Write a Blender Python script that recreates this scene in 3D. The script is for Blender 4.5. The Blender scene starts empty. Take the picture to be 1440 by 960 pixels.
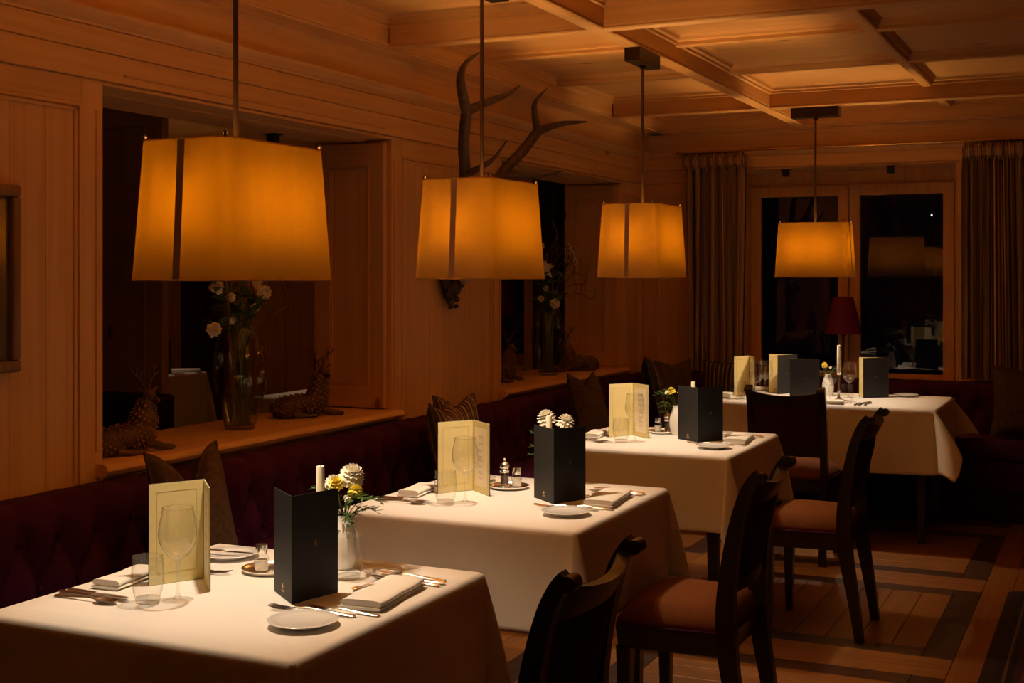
import bpy, bmesh, math, random
from mathutils import Vector, Matrix
R = math.radians
PI = math.pi
rnd = random.Random(7)
SC = bpy.context.scene
COL = SC.collection

# ---------------------------------------------------------------- camera, world, exposure
cam_d = bpy.data.cameras.new('camera')
cam = bpy.data.objects.new('camera', cam_d)
COL.objects.link(cam)
cam.location = (0, 0, 1.5)
cam.rotation_euler = (R(90), 0, math.atan(850 / 1800))
cam_d.sensor_width = 36
cam_d.lens = 45
cam_d.shift_y = -93 / 1440
cam_d.clip_start = 0.05
SC.camera = cam
world = bpy.data.worlds.new('night')
SC.world = world
world.use_nodes = True
world.node_tree.nodes['Background'].inputs[0].default_value = (0.02, 0.015, 0.03, 1)
world.node_tree.nodes['Background'].inputs[1].default_value = 0.02
SC.view_settings.view_transform = 'Standard'
SC.view_settings.look = 'None'
SC.view_settings.gamma = 1
SC.view_settings.exposure = 0.0
SC.view_settings.use_curve_mapping = False
SC.cycles.transparent_max_bounces = 24
SC.cycles.diffuse_bounces = 6
SC.cycles.max_bounces = 12

LAMP_W = 40.0      # bulb inside a pendant shade
SPOT_W = 28.5      # downward halogen of a pendant

# ---------------------------------------------------------------- materials
def nt(name):
    m = bpy.data.materials.new(name)
    m.use_nodes = True
    return m, m.node_tree, m.node_tree.nodes['Principled BSDF']

def mat(name, col, rough=0.5, metal=0.0, noise=0.0, nscale=40, bump=0.0, spec=0.5, sheen=0.0, coat=0.0):
    m, t, b = nt(name)
    b.inputs['Base Color'].default_value = (*col, 1)
    b.inputs['Roughness'].default_value = rough
    b.inputs['Metallic'].default_value = metal
    b.inputs['Specular IOR Level'].default_value = spec
    b.inputs['Sheen Weight'].default_value = sheen
    b.inputs['Coat Weight'].default_value = coat
    if noise or bump:
        tc = t.nodes.new('ShaderNodeTexCoord')
        n = t.nodes.new('ShaderNodeTexNoise')
        n.inputs['Scale'].default_value = nscale
        n.inputs['Detail'].default_value = 4
        t.links.new(tc.outputs['Object'], n.inputs['Vector'])
        if noise:
            r = t.nodes.new('ShaderNodeValToRGB')
            r.color_ramp.elements[0].position = 0.3
            r.color_ramp.elements[1].position = 0.7
            r.color_ramp.elements[0].color = (*[c * (1 - noise) for c in col], 1)
            r.color_ramp.elements[1].color = (*[min(1, c * (1 + noise)) for c in col], 1)
            t.links.new(n.outputs['Fac'], r.inputs['Fac'])
            t.links.new(r.outputs['Color'], b.inputs['Base Color'])
        if bump:
            bp = t.nodes.new('ShaderNodeBump')
            bp.inputs['Strength'].default_value = bump
            bp.inputs['Distance'].default_value = 0.002
            t.links.new(n.outputs['Fac'], bp.inputs['Height'])
            t.links.new(bp.outputs['Normal'], b.inputs['Normal'])
    return m

def wood(name, c0, c1, axis, rough=0.55, knots=True, scale=1.0, coat=0.0):
    """grain stretched along `axis` (0, 1 or 2), every object with its own offset"""
    m, t, b = nt(name)
    N, L = t.nodes.new, t.links.new
    tc = N('ShaderNodeTexCoord'); oi = N('ShaderNodeObjectInfo')
    off = N('ShaderNodeVectorMath'); off.operation = 'SCALE'; off.inputs[0].default_value = (13.1, 7.7, 5.3)
    L(oi.outputs['Random'], off.inputs['Scale'])
    add = N('ShaderNodeVectorMath'); add.operation = 'ADD'
    L(tc.outputs['Object'], add.inputs[0]); L(off.outputs['Vector'], add.inputs[1])
    mp = N('ShaderNodeMapping')
    s = [34.0 * scale] * 3; s[axis] = 1.1 * scale
    mp.inputs['Scale'].default_value = s
    L(add.outputs['Vector'], mp.inputs['Vector'])
    n = N('ShaderNodeTexNoise'); n.inputs['Scale'].default_value = 1; n.inputs['Detail'].default_value = 5
    n.inputs['Distortion'].default_value = 0.6
    L(mp.outputs['Vector'], n.inputs['Vector'])
    rp = N('ShaderNodeValToRGB')
    rp.color_ramp.elements[0].position = 0.28; rp.color_ramp.elements[0].color = (*c0, 1)
    rp.color_ramp.elements[1].position = 0.72; rp.color_ramp.elements[1].color = (*c1, 1)
    L(n.outputs['Fac'], rp.inputs['Fac'])
    out = rp.outputs['Color']
    hsv = N('ShaderNodeHueSaturation')
    mr = N('ShaderNodeMapRange'); mr.inputs['To Min'].default_value = 0.94; mr.inputs['To Max'].default_value = 1.05
    L(oi.outputs['Random'], mr.inputs['Value']); L(mr.outputs['Result'], hsv.inputs['Value']); L(out, hsv.inputs['Color'])
    out = hsv.outputs['Color']
    if knots:
        mk = N('ShaderNodeMapping'); s = [3.2] * 3; s[axis] = 1.5
        mk.inputs['Scale'].default_value = s
        L(add.outputs['Vector'], mk.inputs['Vector'])
        v = N('ShaderNodeTexVoronoi'); v.inputs['Scale'].default_value = 1
        L(mk.outputs['Vector'], v.inputs['Vector'])
        kr = N('ShaderNodeValToRGB')
        kr.color_ramp.elements[0].position = 0.03; kr.color_ramp.elements[0].color = (1, 1, 1, 1)
        kr.color_ramp.elements[1].position = 0.075; kr.color_ramp.elements[1].color = (0, 0, 0, 1)
        L(v.outputs['Distance'], kr.inputs['Fac'])
        mx = N('ShaderNodeMix'); mx.data_type = 'RGBA'
        L(kr.outputs['Color'], mx.inputs['Factor']); L(out, mx.inputs['A'])
        mx.inputs['B'].default_value = (c0[0] * .42, c0[1] * .34, c0[2] * .3, 1)
        out = mx.outputs['Result']
    L(out, b.inputs['Base Color'])
    b.inputs['Roughness'].default_value = rough
    b.inputs['Coat Weight'].default_value = coat
    bp = N('ShaderNodeBump'); bp.inputs['Strength'].default_value = 0.15; bp.inputs['Distance'].default_value = 0.002
    L(n.outputs['Fac'], bp.inputs['Height']); L(bp.outputs['Normal'], b.inputs['Normal'])
    return m

def stripes(name, cols, freq, rough=0.85, axis=0, sheen=0.0):
    """woven stripes along a UV axis; cols = [(width, colour), ...] repeated"""
    m, t, b = nt(name)
    N, L = t.nodes.new, t.links.new
    uv = N('ShaderNodeUVMap'); sp = N('ShaderNodeSeparateXYZ')
    L(uv.outputs['UV'], sp.inputs[0])
    mu = N('ShaderNodeMath'); mu.operation = 'MULTIPLY'; mu.inputs[1].default_value = freq
    fr = N('ShaderNodeMath'); fr.operation = 'FRACT'
    L(sp.outputs[axis], mu.inputs[0]); L(mu.outputs[0], fr.inputs[0])
    rp = N('ShaderNodeValToRGB'); rp.color_ramp.interpolation = 'CONSTANT'
    tot = sum(w for w, c in cols); p = 0; el = rp.color_ramp.elements
    for i, (w, c) in enumerate(cols):
        e = el[0] if i == 0 else (el[1] if i == 1 else el.new(p / tot))
        e.position = p / tot; e.color = (*c, 1); p += w
    L(fr.outputs[0], rp.inputs['Fac']); L(rp.outputs['Color'], b.inputs['Base Color'])
    b.inputs['Roughness'].default_value = rough
    b.inputs['Sheen Weight'].default_value = sheen
    return m

def glass(name, ior=1.45, tint=(0.985, 0.985, 0.975), rough=0.0, edge=.45):
    m = bpy.data.materials.new(name); m.use_nodes = True
    t = m.node_tree; t.nodes.clear()
    N, L = t.nodes.new, t.links.new
    o = N('ShaderNodeOutputMaterial'); mx = N('ShaderNodeMixShader'); f = N('ShaderNodeFresnel')
    tr = N('ShaderNodeBsdfTransparent'); gl = N('ShaderNodeBsdfGlossy')
    lw = N('ShaderNodeLayerWeight'); lw.inputs['Blend'].default_value = .5
    pw = N('ShaderNodeMath'); pw.operation = 'POWER'; pw.inputs[1].default_value = 6
    cm = N('ShaderNodeMix'); cm.data_type = 'RGBA'; cm.inputs['A'].default_value = (*tint, 1); cm.inputs['B'].default_value = (*[c * edge for c in tint], 1)
    L(lw.outputs['Facing'], pw.inputs[0]); L(pw.outputs[0], cm.inputs['Factor']); L(cm.outputs['Result'], tr.inputs['Color'])   # longer way through the wall at grazing angles absorbs more
    gl.inputs['Roughness'].default_value = rough
    # same reflectance from both sides of the thin wall
    ge = N('ShaderNodeNewGeometry'); mi = N('ShaderNodeMix'); mi.data_type = 'FLOAT'
    mi.inputs['A'].default_value = ior; mi.inputs['B'].default_value = 1 / ior
    L(ge.outputs['Backfacing'], mi.inputs['Factor']); L(mi.outputs['Result'], f.inputs['IOR'])
    L(f.outputs[0], mx.inputs[0]); L(tr.outputs[0], mx.inputs[1]); L(gl.outputs[0], mx.inputs[2]); L(mx.outputs[0], o.inputs[0])
    return m

def translucent(name, tcol, dcol, fac, weave=True):
    m = bpy.data.materials.new(name); m.use_nodes = True
    t = m.node_tree; t.nodes.clear()
    N, L = t.nodes.new, t.links.new
    o = N('ShaderNodeOutputMaterial'); mx = N('ShaderNodeMixShader')
    tr = N('ShaderNodeBsdfTranslucent'); df = N('ShaderNodeBsdfDiffuse')
    tr.inputs['Color'].default_value = (*tcol, 1); df.inputs['Color'].default_value = (*dcol, 1)
    if weave:      # slubs of the silk run down the shade
        tc = N('ShaderNodeTexCoord'); mp = N('ShaderNodeMapping'); mp.inputs['Scale'].default_value = (32, 32, 1.2)
        n = N('ShaderNodeTexNoise'); n.inputs['Scale'].default_value = 1; n.inputs['Detail'].default_value = 3
        rp = N('ShaderNodeValToRGB')
        rp.color_ramp.elements[0].color = (*[c * .84 for c in tcol], 1); rp.color_ramp.elements[0].position = .3
        rp.color_ramp.elements[1].color = (*tcol, 1); rp.color_ramp.elements[1].position = .65
        L(tc.outputs['Object'], mp.inputs[0]); L(mp.outputs[0], n.inputs['Vector']); L(n.outputs['Fac'], rp.inputs[0]); L(rp.outputs[0], tr.inputs['Color'])
    mx.inputs[0].default_value = fac
    L(df.outputs[0], mx.inputs[1]); L(tr.outputs[0], mx.inputs[2]); L(mx.outputs[0], o.inputs[0])
    return m

PINE0, PINE1 = (0.62, 0.33, 0.115), (0.74, 0.43, 0.175)
M = {}
M['pine_v'] = wood('pine boards upright', PINE0, PINE1, 2)
M['pine_y'] = wood('pine along wall', PINE0, PINE1, 1)
M['pine_x'] = wood('pine across room', PINE0, PINE1, 0)
M['oak_x'] = wood('oak plank across', (0.24, 0.088, 0.017), (0.34, 0.14, 0.03), 0, rough=0.42, knots=False)
M['oak_y'] = wood('oak plank along', (0.24, 0.088, 0.017), (0.34, 0.14, 0.03), 1, rough=0.42, knots=False)
M['wenge_x'] = wood('dark plank across', (0.05, 0.02, 0.01), (0.085, 0.035, 0.016), 0, rough=0.42, knots=False)
M['wenge_y'] = wood('dark plank along', (0.05, 0.02, 0.01), (0.085, 0.035, 0.016), 1, rough=0.42, knots=False)
M['grout'] = mat('floor joint', (0.03, 0.015, 0.008), 0.8)
M['chair_wood'] = wood('dark chair wood', (0.012, 0.006, 0.005), (0.028, 0.013, 0.01), 2, rough=0.32, knots=False, coat=0.15)
M['frame_wood'] = wood('gilded frame wood', (0.16, 0.07, 0.025), (0.26, 0.13, 0.05), 2, rough=0.4, knots=False)
M['plum'] = mat('plum upholstery', (0.056, 0.0045, 0.040), 0.85, noise=0.25, nscale=260, bump=0.2, spec=0.2)
M['plum_dark'] = mat('plum chair back', (0.045, 0.0045, 0.034), 0.9, noise=0.2, nscale=300, bump=0.2, spec=0.2)
M['seat'] = mat('rust seat fabric', (0.165, 0.050, 0.011), 0.9, noise=0.2, nscale=240, bump=0.25, spec=0.2)
M['linen'] = mat('white damask linen', (0.80, 0.77, 0.72), 0.8, noise=0.02, nscale=500, bump=0.12, spec=0.25)
M['napkin'] = mat('napkin linen', (0.80, 0.76, 0.69), 0.85, noise=0.02, nscale=400, bump=0.15, spec=0.2)
M['shade'] = translucent('silk lamp shade', (0.043, 0.0172, 0.0003), (0.52, 0.38, 0.22), 0.40)
M['seam'] = mat('shade seam tape', (0.50, 0.36, 0.24), 0.9, spec=0.1)
M['trim'] = translucent('shade edge tape', (0.85, 0.60, 0.20), (0.62, 0.45, 0.24), 0.7, False)
M['bronze'] = mat('dark bronze', (0.045, 0.028, 0.02), 0.38, metal=0.8)
M['rod'] = mat('brushed bronze rod', (0.16, 0.10, 0.06), 0.35, metal=0.9)
M['black_metal'] = mat('black metal', (0.012, 0.01, 0.01), 0.5)
M['white_metal'] = mat('white enamel reflector', (0.75, 0.70, 0.6), 0.5)
M['silver'] = mat('polished silver', (0.90, 0.86, 0.80), 0.24, metal=1.0)
M['brass'] = mat('brass', (0.75, 0.50, 0.16), 0.22, metal=1.0)
M['porcelain'] = mat('white porcelain', (0.82, 0.80, 0.76), 0.12, coat=0.4)
M['glass'] = glass('clear glass', 1.85, rough=.03, edge=.45)
M['base_glass'] = glass('thick base glass', 1.6, (0.95, 0.94, 0.92), rough=.02)
M['vase_glass'] = glass('vase glass', 1.6, (0.93, 0.94, 0.90), rough=.02)
M['water'] = glass('vase water', 1.2, (0.86, 0.88, 0.80))
M['pane'] = glass('window pane', 1.58, (0.95, 0.96, 0.97), edge=1.0)
M['cover'] = mat('slate black menu cover', (0.022, 0.021, 0.022), 0.55, noise=0.08, nscale=300, spec=0.35)
M['cream'] = mat('cream menu card', (0.74, 0.65, 0.31), 0.7, noise=0.03, nscale=120)
M['insert'] = mat('ivory menu sheet', (0.86, 0.80, 0.62), 0.75)
M['ink'] = mat('grey print', (0.35, 0.28, 0.18), 0.8)
M['deboss'] = mat('debossed line', (0.42, 0.31, 0.12), 0.8)
M['gold'] = mat('gold foil', (0.80, 0.52, 0.16), 0.3, metal=0.9)
M['wax'] = mat('candle wax', (0.88, 0.80, 0.62), 0.45)
M['petal_w'] = mat('white petals', (0.82, 0.78, 0.66), 0.7, noise=0.06, nscale=90)
M['petal_y'] = mat('yellow petals', (0.80, 0.66, 0.10), 0.7, noise=0.12, nscale=90)
M['leaf'] = mat('green leaves', (0.06, 0.13, 0.025), 0.5, noise=0.3, nscale=60)
M['stem'] = mat('green stem', (0.09, 0.14, 0.035), 0.6)
M['twig'] = mat('brown twig', (0.16, 0.085, 0.04), 0.8)
M['salt'] = mat('salt filling', (0.85, 0.80, 0.70), 0.9)
M['pepper'] = mat('peppercorns', (0.10, 0.06, 0.04), 0.8, noise=0.7, nscale=300)
M['curtain'] = stripes('striped curtain silk', [(5, (0.30, 0.185, 0.10)), (.7, (0.75, 0.47, 0.20)), (1.2, (0.16, 0.09, 0.06)), (.7, (0.75, 0.47, 0.20)), (4, (0.34, 0.21, 0.12)), (1.4, (0.07, 0.032, 0.032)), (.6, (0.75, 0.47, 0.20)), (1.4, (0.07, 0.032, 0.032))], 7)
M['cush_stripe'] = stripes('striped cushion', [(1, (0.34, 0.19, 0.07)), (1, (0.035, 0.02, 0.014)), (.5, (0.22, 0.12, 0.05)), (1, (0.035, 0.02, 0.014))], 10)
M['cush_stripe2'] = stripes('wide striped cushion', [(1, (0.24, 0.13, 0.05)), (2.2, (0.022, 0.012, 0.012))], 9)
M['cush_brown'] = mat('brown jacquard velvet', (0.075, 0.034, 0.014), 0.8, noise=0.45, nscale=55, bump=0.2)
M['wine_curtain'] = mat('wine curtain', (0.07, 0.018, 0.025), 0.9)
M['red_shade'] = mat('wine red lampshade', (0.16, 0.006, 0.055), 0.8, noise=0.1, nscale=200)
M['stag'] = mat('brown stag resin', (0.10, 0.045, 0.022), 0.45, noise=0.25, nscale=70)
M['scale'] = mat('pine cone scales', (0.27, 0.125, 0.06), 0.38, noise=0.6, nscale=120)
M['antler'] = mat('antler', (0.085, 0.048, 0.024), 0.55, noise=0.45, nscale=45, bump=0.5)
M['tine'] = mat('pale antler tip', (0.42, 0.28, 0.15), 0.5)
M['carved'] = mat('dark carved wood', (0.05, 0.028, 0.014), 0.5, noise=0.3, nscale=60)
M['bone'] = mat('bleached skull', (0.45, 0.36, 0.25), 0.7, noise=0.1, nscale=50)
M['print'] = mat('olive picture ground', (0.20, 0.15, 0.06), 0.6, noise=0.1, nscale=8)
M['rug'] = stripes('striped runner', [(2, (0.03, 0.010, 0.014)), (1, (0.012, 0.007, 0.008)), (.4, (0.17, 0.10, 0.05)), (1, (0.012, 0.007, 0.008)), (1.2, (0.06, 0.012, 0.025)), (.4, (0.14, 0.08, 0.045))], 6)
M['dark_wall'] = mat('dark outside', (0.02, 0.015, 0.012), 0.9)
M['plaster'] = mat('brown plaster', (0.16, 0.09, 0.05), 0.9)

# ---------------------------------------------------------------- mesh helpers
class G:
    def __init__(s): s.v = []; s.f = []; s.uv = None
    def add(s, v, f):
        o = len(s.v); s.v += [tuple(p) for p in v]; s.f += [tuple(i + o for i in q) for q in f]; return s
    def box(s, x0, x1, y0, y1, z0, z1, b=0.0):
        if b <= 0:
            v = [(x, y, z) for z in (z0, z1) for y in (y0, y1) for x in (x0, x1)]
            return s.add(v, [(0, 2, 3, 1), (4, 5, 7, 6), (0, 1, 5, 4), (2, 6, 7, 3), (0, 4, 6, 2), (1, 3, 7, 5)])
        # chamfered box
        c = ((x0 + x1) / 2, (y0 + y1) / 2, (z0 + z1) / 2); h = ((x1 - x0) / 2, (y1 - y0) / 2, (z1 - z0) / 2)
        b = min(b, *[q * .9 for q in h])
        bm = bmesh.new(); bmesh.ops.create_cube(bm, size=2)
        for p in bm.verts: p.co = Vector((c[0] + p.co.x * h[0], c[1] + p.co.y * h[1], c[2] + p.co.z * h[2]))
        bmesh.ops.bevel(bm, geom=bm.edges[:], offset=b, segments=2, affect='EDGES', profile=.5)
        s.add([p.co[:] for p in bm.verts], [[q.index for q in f.verts] for f in bm.faces]); bm.free()
        return s
    def prism(s, poly, a0, a1, axis):
        """poly = 2D points in the two other axes (in order), extruded along axis from a0 to a1"""
        n = len(poly)
        def P(p, a):
            q = list(p); q.insert(axis, a); return tuple(q)
        v = [P(p, a0) for p in poly] + [P(p, a1) for p in poly]
        f = [(i, (i + 1) % n, n + (i + 1) % n, n + i) for i in range(n)]
        f += [tuple(range(n))[::-1], tuple(range(n, 2 * n))]
        return s.add(v, f)
    def lathe(s, prof, n=24, c=(0, 0, 0), caps=True):
        v = []; f = []; m = len(prof)
        for i in range(n):
            a = 2 * PI * i / n
            for r, z in prof: v.append((c[0] + r * math.cos(a), c[1] + r * math.sin(a), c[2] + z))
        for i in range(n):
            j = (i + 1) % n
            for k in range(m - 1): f.append((i * m + k, j * m + k, j * m + k + 1, i * m + k + 1))
        if caps:
            if prof[0][0] > 1e-6: f.append(tuple(i * m for i in range(n))[::-1])
            if prof[-1][0] > 1e-6: f.append(tuple(i * m + m - 1 for i in range(n)))
        return s.add(v, f)
    def tube(s, pts, rad, n=8, flat=None, up=None):
        """swept tube; flat=(a,b) scales the section across / along `up`"""
        pts = [Vector(p) for p in pts]; m = len(pts)
        if not hasattr(rad, '__len__'): rad = [rad] * m
        v = []; f = []; prev = None
        for i, p in enumerate(pts):
            d = (pts[min(i + 1, m - 1)] - pts[max(i - 1, 0)]).normalized()
            if up is not None: a = d.cross(Vector(up))
            elif prev is None: a = d.cross(Vector((0, 0, 1)) if abs(d.z) < .9 else Vector((1, 0, 0)))
            else: a = prev - d * prev.dot(d)
            if a.length < 1e-6: a = d.orthogonal()
            a.normalize(); prev = a; b = a.cross(d).normalized()
            fa, fb = flat or (1, 1)
            for k in range(n):
                t = 2 * PI * k / n
                v.append(p + a * (rad[i] * fa * math.cos(t)) + b * (rad[i] * fb * math.sin(t)))
        for i in range(m - 1):
            for k in range(n):
                f.append((i * n + k, i * n + (k + 1) % n, (i + 1) * n + (k + 1) % n, (i + 1) * n + k))
        f.append(tuple(range(n))[::-1]); f.append(tuple(range((m - 1) * n, m * n)))
        return s.add(v, f)
    def rectsweep(s, pts, w, h):
        """rectangular section: w along local x, h in the y-z plane across the path (path lies in a y-z plane)"""
        pts = [Vector(p) for p in pts]; m = len(pts); v = []; f = []
        for i, p in enumerate(pts):
            d = (pts[min(i + 1, m - 1)] - pts[max(i - 1, 0)]).normalized()
            nn = Vector((0, -d.z, d.y)).normalized()
            ww = w[i] if hasattr(w, '__len__') else w; hh = h[i] if hasattr(h, '__len__') else h
            for sx, sn in ((-1, -1), (1, -1), (1, 1), (-1, 1)):
                v.append(p + Vector((sx * ww / 2, 0, 0)) + nn * (sn * hh / 2))
        for i in range(m - 1):
            for k in range(4): f.append((i * 4 + k, i * 4 + (k + 1) % 4, (i + 1) * 4 + (k + 1) % 4, (i + 1) * 4 + k))
        f += [(3, 2, 1, 0), tuple((m - 1) * 4 + k for k in range(4))]
        return s.add(v, f)
    def ball(s, c, r, n=10, m=7):
        if not hasattr(r, '__len__'): r = (r, r, r)
        v = [(c[0], c[1], c[2] - r[2])]; f = []
        for j in range(1, m):
            p = -PI / 2 + PI * j / m
            for i in range(n):
                a = 2 * PI * i / n
                v.append((c[0] + r[0] * math.cos(p) * math.cos(a), c[1] + r[1] * math.cos(p) * math.sin(a), c[2] + r[2] * math.sin(p)))
        v.append((c[0], c[1], c[2] + r[2])); e = len(v) - 1
        for i in range(n):
            f.append((0, 1 + (i + 1) % n, 1 + i)); f.append((e, e - n + i, e - n + (i + 1) % n))
            for j in range(m - 2):
                a = 1 + j * n; f.append((a + i, a + (i + 1) % n, a + n + (i + 1) % n, a + n + i))
        return s.add(v, f)
    def grid(s, fn, nu, nv, uvfn=None, closed_u=False):
        o = len(s.v)
        v = [fn(i / nu, j / nv) for j in range(nv + 1) for i in range(nu + 1)]
        f = [(j * (nu + 1) + i, j * (nu + 1) + i + 1, (j + 1) * (nu + 1) + i + 1, (j + 1) * (nu + 1) + i) for j in range(nv) for i in range(nu)]
        s.add(v, f)
        if uvfn:
            if s.uv is None: s.uv = {}
            for j in range(nv + 1):
                for i in range(nu + 1): s.uv[o + j * (nu + 1) + i] = uvfn(i / nu, j / nv)
        return s
    def mesh(s, name, m, smooth=False, angle=40):
        me = bpy.data.meshes.new(name)
        me.from_pydata(s.v, [], s.f); me.update()
        bm = bmesh.new(); bm.from_mesh(me); bmesh.ops.recalc_face_normals(bm, faces=bm.faces[:]); bm.to_mesh(me); bm.free()
        if s.uv is not None:
            l = me.uv_layers.new(name='UVMap')
            for lp in me.loops: l.data[lp.index].uv = s.uv.get(lp.vertex_index, (0, 0))
        if smooth:
            me.polygons.foreach_set('use_smooth', [True] * len(me.polygons))
            me.set_sharp_from_angle(angle=R(angle))
        if m is not None: me.materials.append(m if not isinstance(m, str) else M[m])
        return me

def link(name, data, parent=None, loc=(0, 0, 0), rot=(0, 0, 0)):
    o = bpy.data.objects.new(name, data); COL.objects.link(o)
    o.location = loc; o.rotation_euler = rot
    if parent: o.parent = parent
    return o
def ob(name, g, m, parent=None, smooth=False, loc=(0, 0, 0), rot=(0, 0, 0), angle=40):
    return link(name, g.mesh(name, m, smooth, angle), parent, loc, rot)
def tag(o, label, cat, group=None):
    o['label'] = label; o['category'] = cat
    if group: o['group'] = group
    return o
def thing(name, label, cat, loc=(0, 0, 0), rz=0, group=None):
    return tag(link(name, None, None, loc, (0, 0, rz)), label, cat, group)
def struct(o): o['kind'] = 'structure'; return o
def copy_tree(o, parent=None):
    c = o.copy(); COL.objects.link(c); c.parent = parent
    for ch in list(o.children): copy_tree(ch, c)
    return c
def dup(o, label, loc, rz=0, group=None):
    c = copy_tree(o); c.location = loc; c.rotation_euler = (0, 0, rz); c['label'] = label
    if group: c['group'] = group
    return c
def bez(pts, n=6):
    """Catmull-Rom through the points"""
    P = [Vector(p) for p in pts]; out = []
    for i in range(len(P) - 1):
        a, b, c, d = P[max(i - 1, 0)], P[i], P[i + 1], P[min(i + 2, len(P) - 1)]
        for k in range(n):
            t = k / n
            out.append(.5 * ((2 * b) + (-a + c) * t + (2 * a - 5 * b + 4 * c - d) * t * t + (-a + 3 * b - 3 * c + d) * t ** 3))
    out.append(P[-1]); return out
def lerp(a, b, t): return a + (b - a) * t

# ================================================================ THE ROOM
XW, YB = -3.08, 8.75           # left wall face, back wall face
ZH, ZS = 2.152, 0.87           # window head and sill height
ZB, ZP = 2.49, 2.62            # underside of main beams, ceiling panels
XR, YF = 3.0, -1.6             # right and front wall
W1, W2 = (3.29, 5.21), (6.375, 8.30)
TH = 0.415                     # wall thickness

# ---------------- floor: framed parquet squares, each plank its own piece
floor = struct(ob('floor', G().box(-8.0, XR + .2, YF - .2, 9.0, -0.06, -0.012), 'grout'))
def plank_mesh(lx, ly, m):
    k = ('pl', round(lx, 4), round(ly, 4), m)
    if k not in PCACHE:
        j = 0.0012
        PCACHE[k] = G().box(-lx / 2 + j, lx / 2 - j, -ly / 2 + j, ly / 2 - j, -0.012, 0.0, 0.0015).mesh('plank', m)
    return PCACHE[k]
PCACHE = {}
def plank(x0, x1, y0, y1, m): link('plank', plank_mesh(x1 - x0, y1 - y0, m), floor, ((x0 + x1) / 2, (y0 + y1) / 2, 0))
PER, TS, FRW = 1.44, 1.18, 0.12
far_stuff = {'oak_x': G(), 'oak_y': G(), 'wenge_x': G(), 'wenge_y': G()}
def lay(x0, x1, y0, y1, m, near):
    if near: plank(x0, x1, y0, y1, m)
    else:
        j = .0012; far_stuff[m].box(x0 + j, x1 - j, y0 + j, y1 - j, -0.012, 0.0)
for ci in range(-1, 4):
    for ri in range(-3, 5):
        x0 = -1.755 + ci * PER; y0 = 2.37 + ri * PER
        x1, y1 = x0 + TS, y0 + TS
        if y0 > YB or x0 > XR: continue
        near = ri >= 0 and ci in (-1, 0, 1)
        yc = min(y1, YB); 
        # dark frame
        lay(x0, x0 + FRW, y0, yc, 'wenge_y', near); lay(x1 - FRW, x1, y0, yc, 'wenge_y', near)
        lay(x0 + FRW, x1 - FRW, y0, y0 + FRW, 'wenge_x', near)
        if y1 <= YB: lay(x0 + FRW, x1 - FRW, y1 - FRW, y1, 'wenge_x', near)
        # field of seven planks, turned in alternate squares
        n = 7; w = (TS - 2 * FRW) / n
        yt = min(y1 - FRW, YB)
        for k in range(n):
            if (ci + ri) % 2 == 0:
                lay(x0 + FRW + k * w, x0 + FRW + (k + 1) * w, y0 + FRW, yt, 'oak_y', near)
            else:
                if y0 + FRW + (k + 1) * w > YB: continue
                lay(x0 + FRW, x1 - FRW, y0 + FRW + k * w, y0 + FRW + (k + 1) * w, 'oak_x', near)
        # light bands between the squares
        gx = PER - TS
        if y1 < YB:
            ye = min(y1 + gx, YB)
            lay(x0, x1, y1, (y1 + ye) / 2, 'oak_x', near); lay(x0, x1, (y1 + ye) / 2, ye, 'oak_x', near)
        for h in (0, 1):
            lay(x1 + h * gx / 2, x1 + (h + 1) * gx / 2, y0, min(y0 + PER, YB), 'oak_y', near)
for k, g in far_stuff.items():
    o = ob('plank_field', g, k, floor); o['kind'] = 'stuff'
o = ob('plank_field', G().box(-8, -3.2, 2.0, 9.0, -0.012, 0.0), 'oak_y', floor); o['kind'] = 'stuff'

# ---------------- panelled wall pieces
def panel_field(parent, face, axis, a0, a1, z0, z1, sgn, stile=0.085, rail=0.085, board=0.15, bottom=True):
    """stiles, rails, a moulding frame and upright boards on a wall face.
    axis: 1 -> wall runs along y with face at x=face; 0 -> runs along x with face at y=face. sgn = outward direction"""
    def bx(p0, p1, z0, z1, d0, d1, b=0.002):
        lo, hi = sorted((face + sgn * d0, face + sgn * d1))
        if axis == 1: return G().box(lo, hi, p0, p1, z0, z1, b)
        return G().box(p0, p1, lo, hi, z0, z1, b)
    hm = 'pine_y' if axis == 1 else 'pine_x'
    ob('stile', bx(a0, a0 + stile, z0, z1, -.02, 0), 'pine_v', parent)
    ob('stile', bx(a1 - stile, a1, z0, z1, -.02, 0), 'pine_v', parent)
    ob('rail', bx(a0 + stile, a1 - stile, z1 - rail, z1, -.02, 0), hm, parent)
    if bottom: ob('rail', bx(a0 + stile, a1 - stile, z0, z0 + rail, -.02, 0), hm, parent)
    i0, i1, j0, j1 = a0 + stile, a1 - stile, z0 + rail, z1 - rail
    n = max(1, round((i1 - i0) / board))
    w = (i1 - i0) / n
    for k in range(n):
        ob('board', bx(i0 + k * w + .0008, i0 + (k + 1) * w - .0008, j0, j1, -.02, -.010, .0015), 'pine_v', parent)
    # moulding: two stepped beads round the field
    for wd, dp, ins in ((.012, .005, 0.0), (.014, -.003, .014)):
        for (p0, p1, q0, q1, m) in ((i0 + ins, i0 + ins + wd, j0 + ins, j1 - ins, 'pine_v'), (i1 - ins - wd, i1 - ins, j0 + ins, j1 - ins, 'pine_v'),
                                    (i0 + ins, i1 - ins, j1 - ins - wd, j1 - ins, hm), (i0 + ins, i1 - ins, j0 + ins, j0 + ins + wd, hm)):
            ob('moulding', bx(p0, p1, q0, q1, -.011, dp, .003), m, parent)

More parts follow.
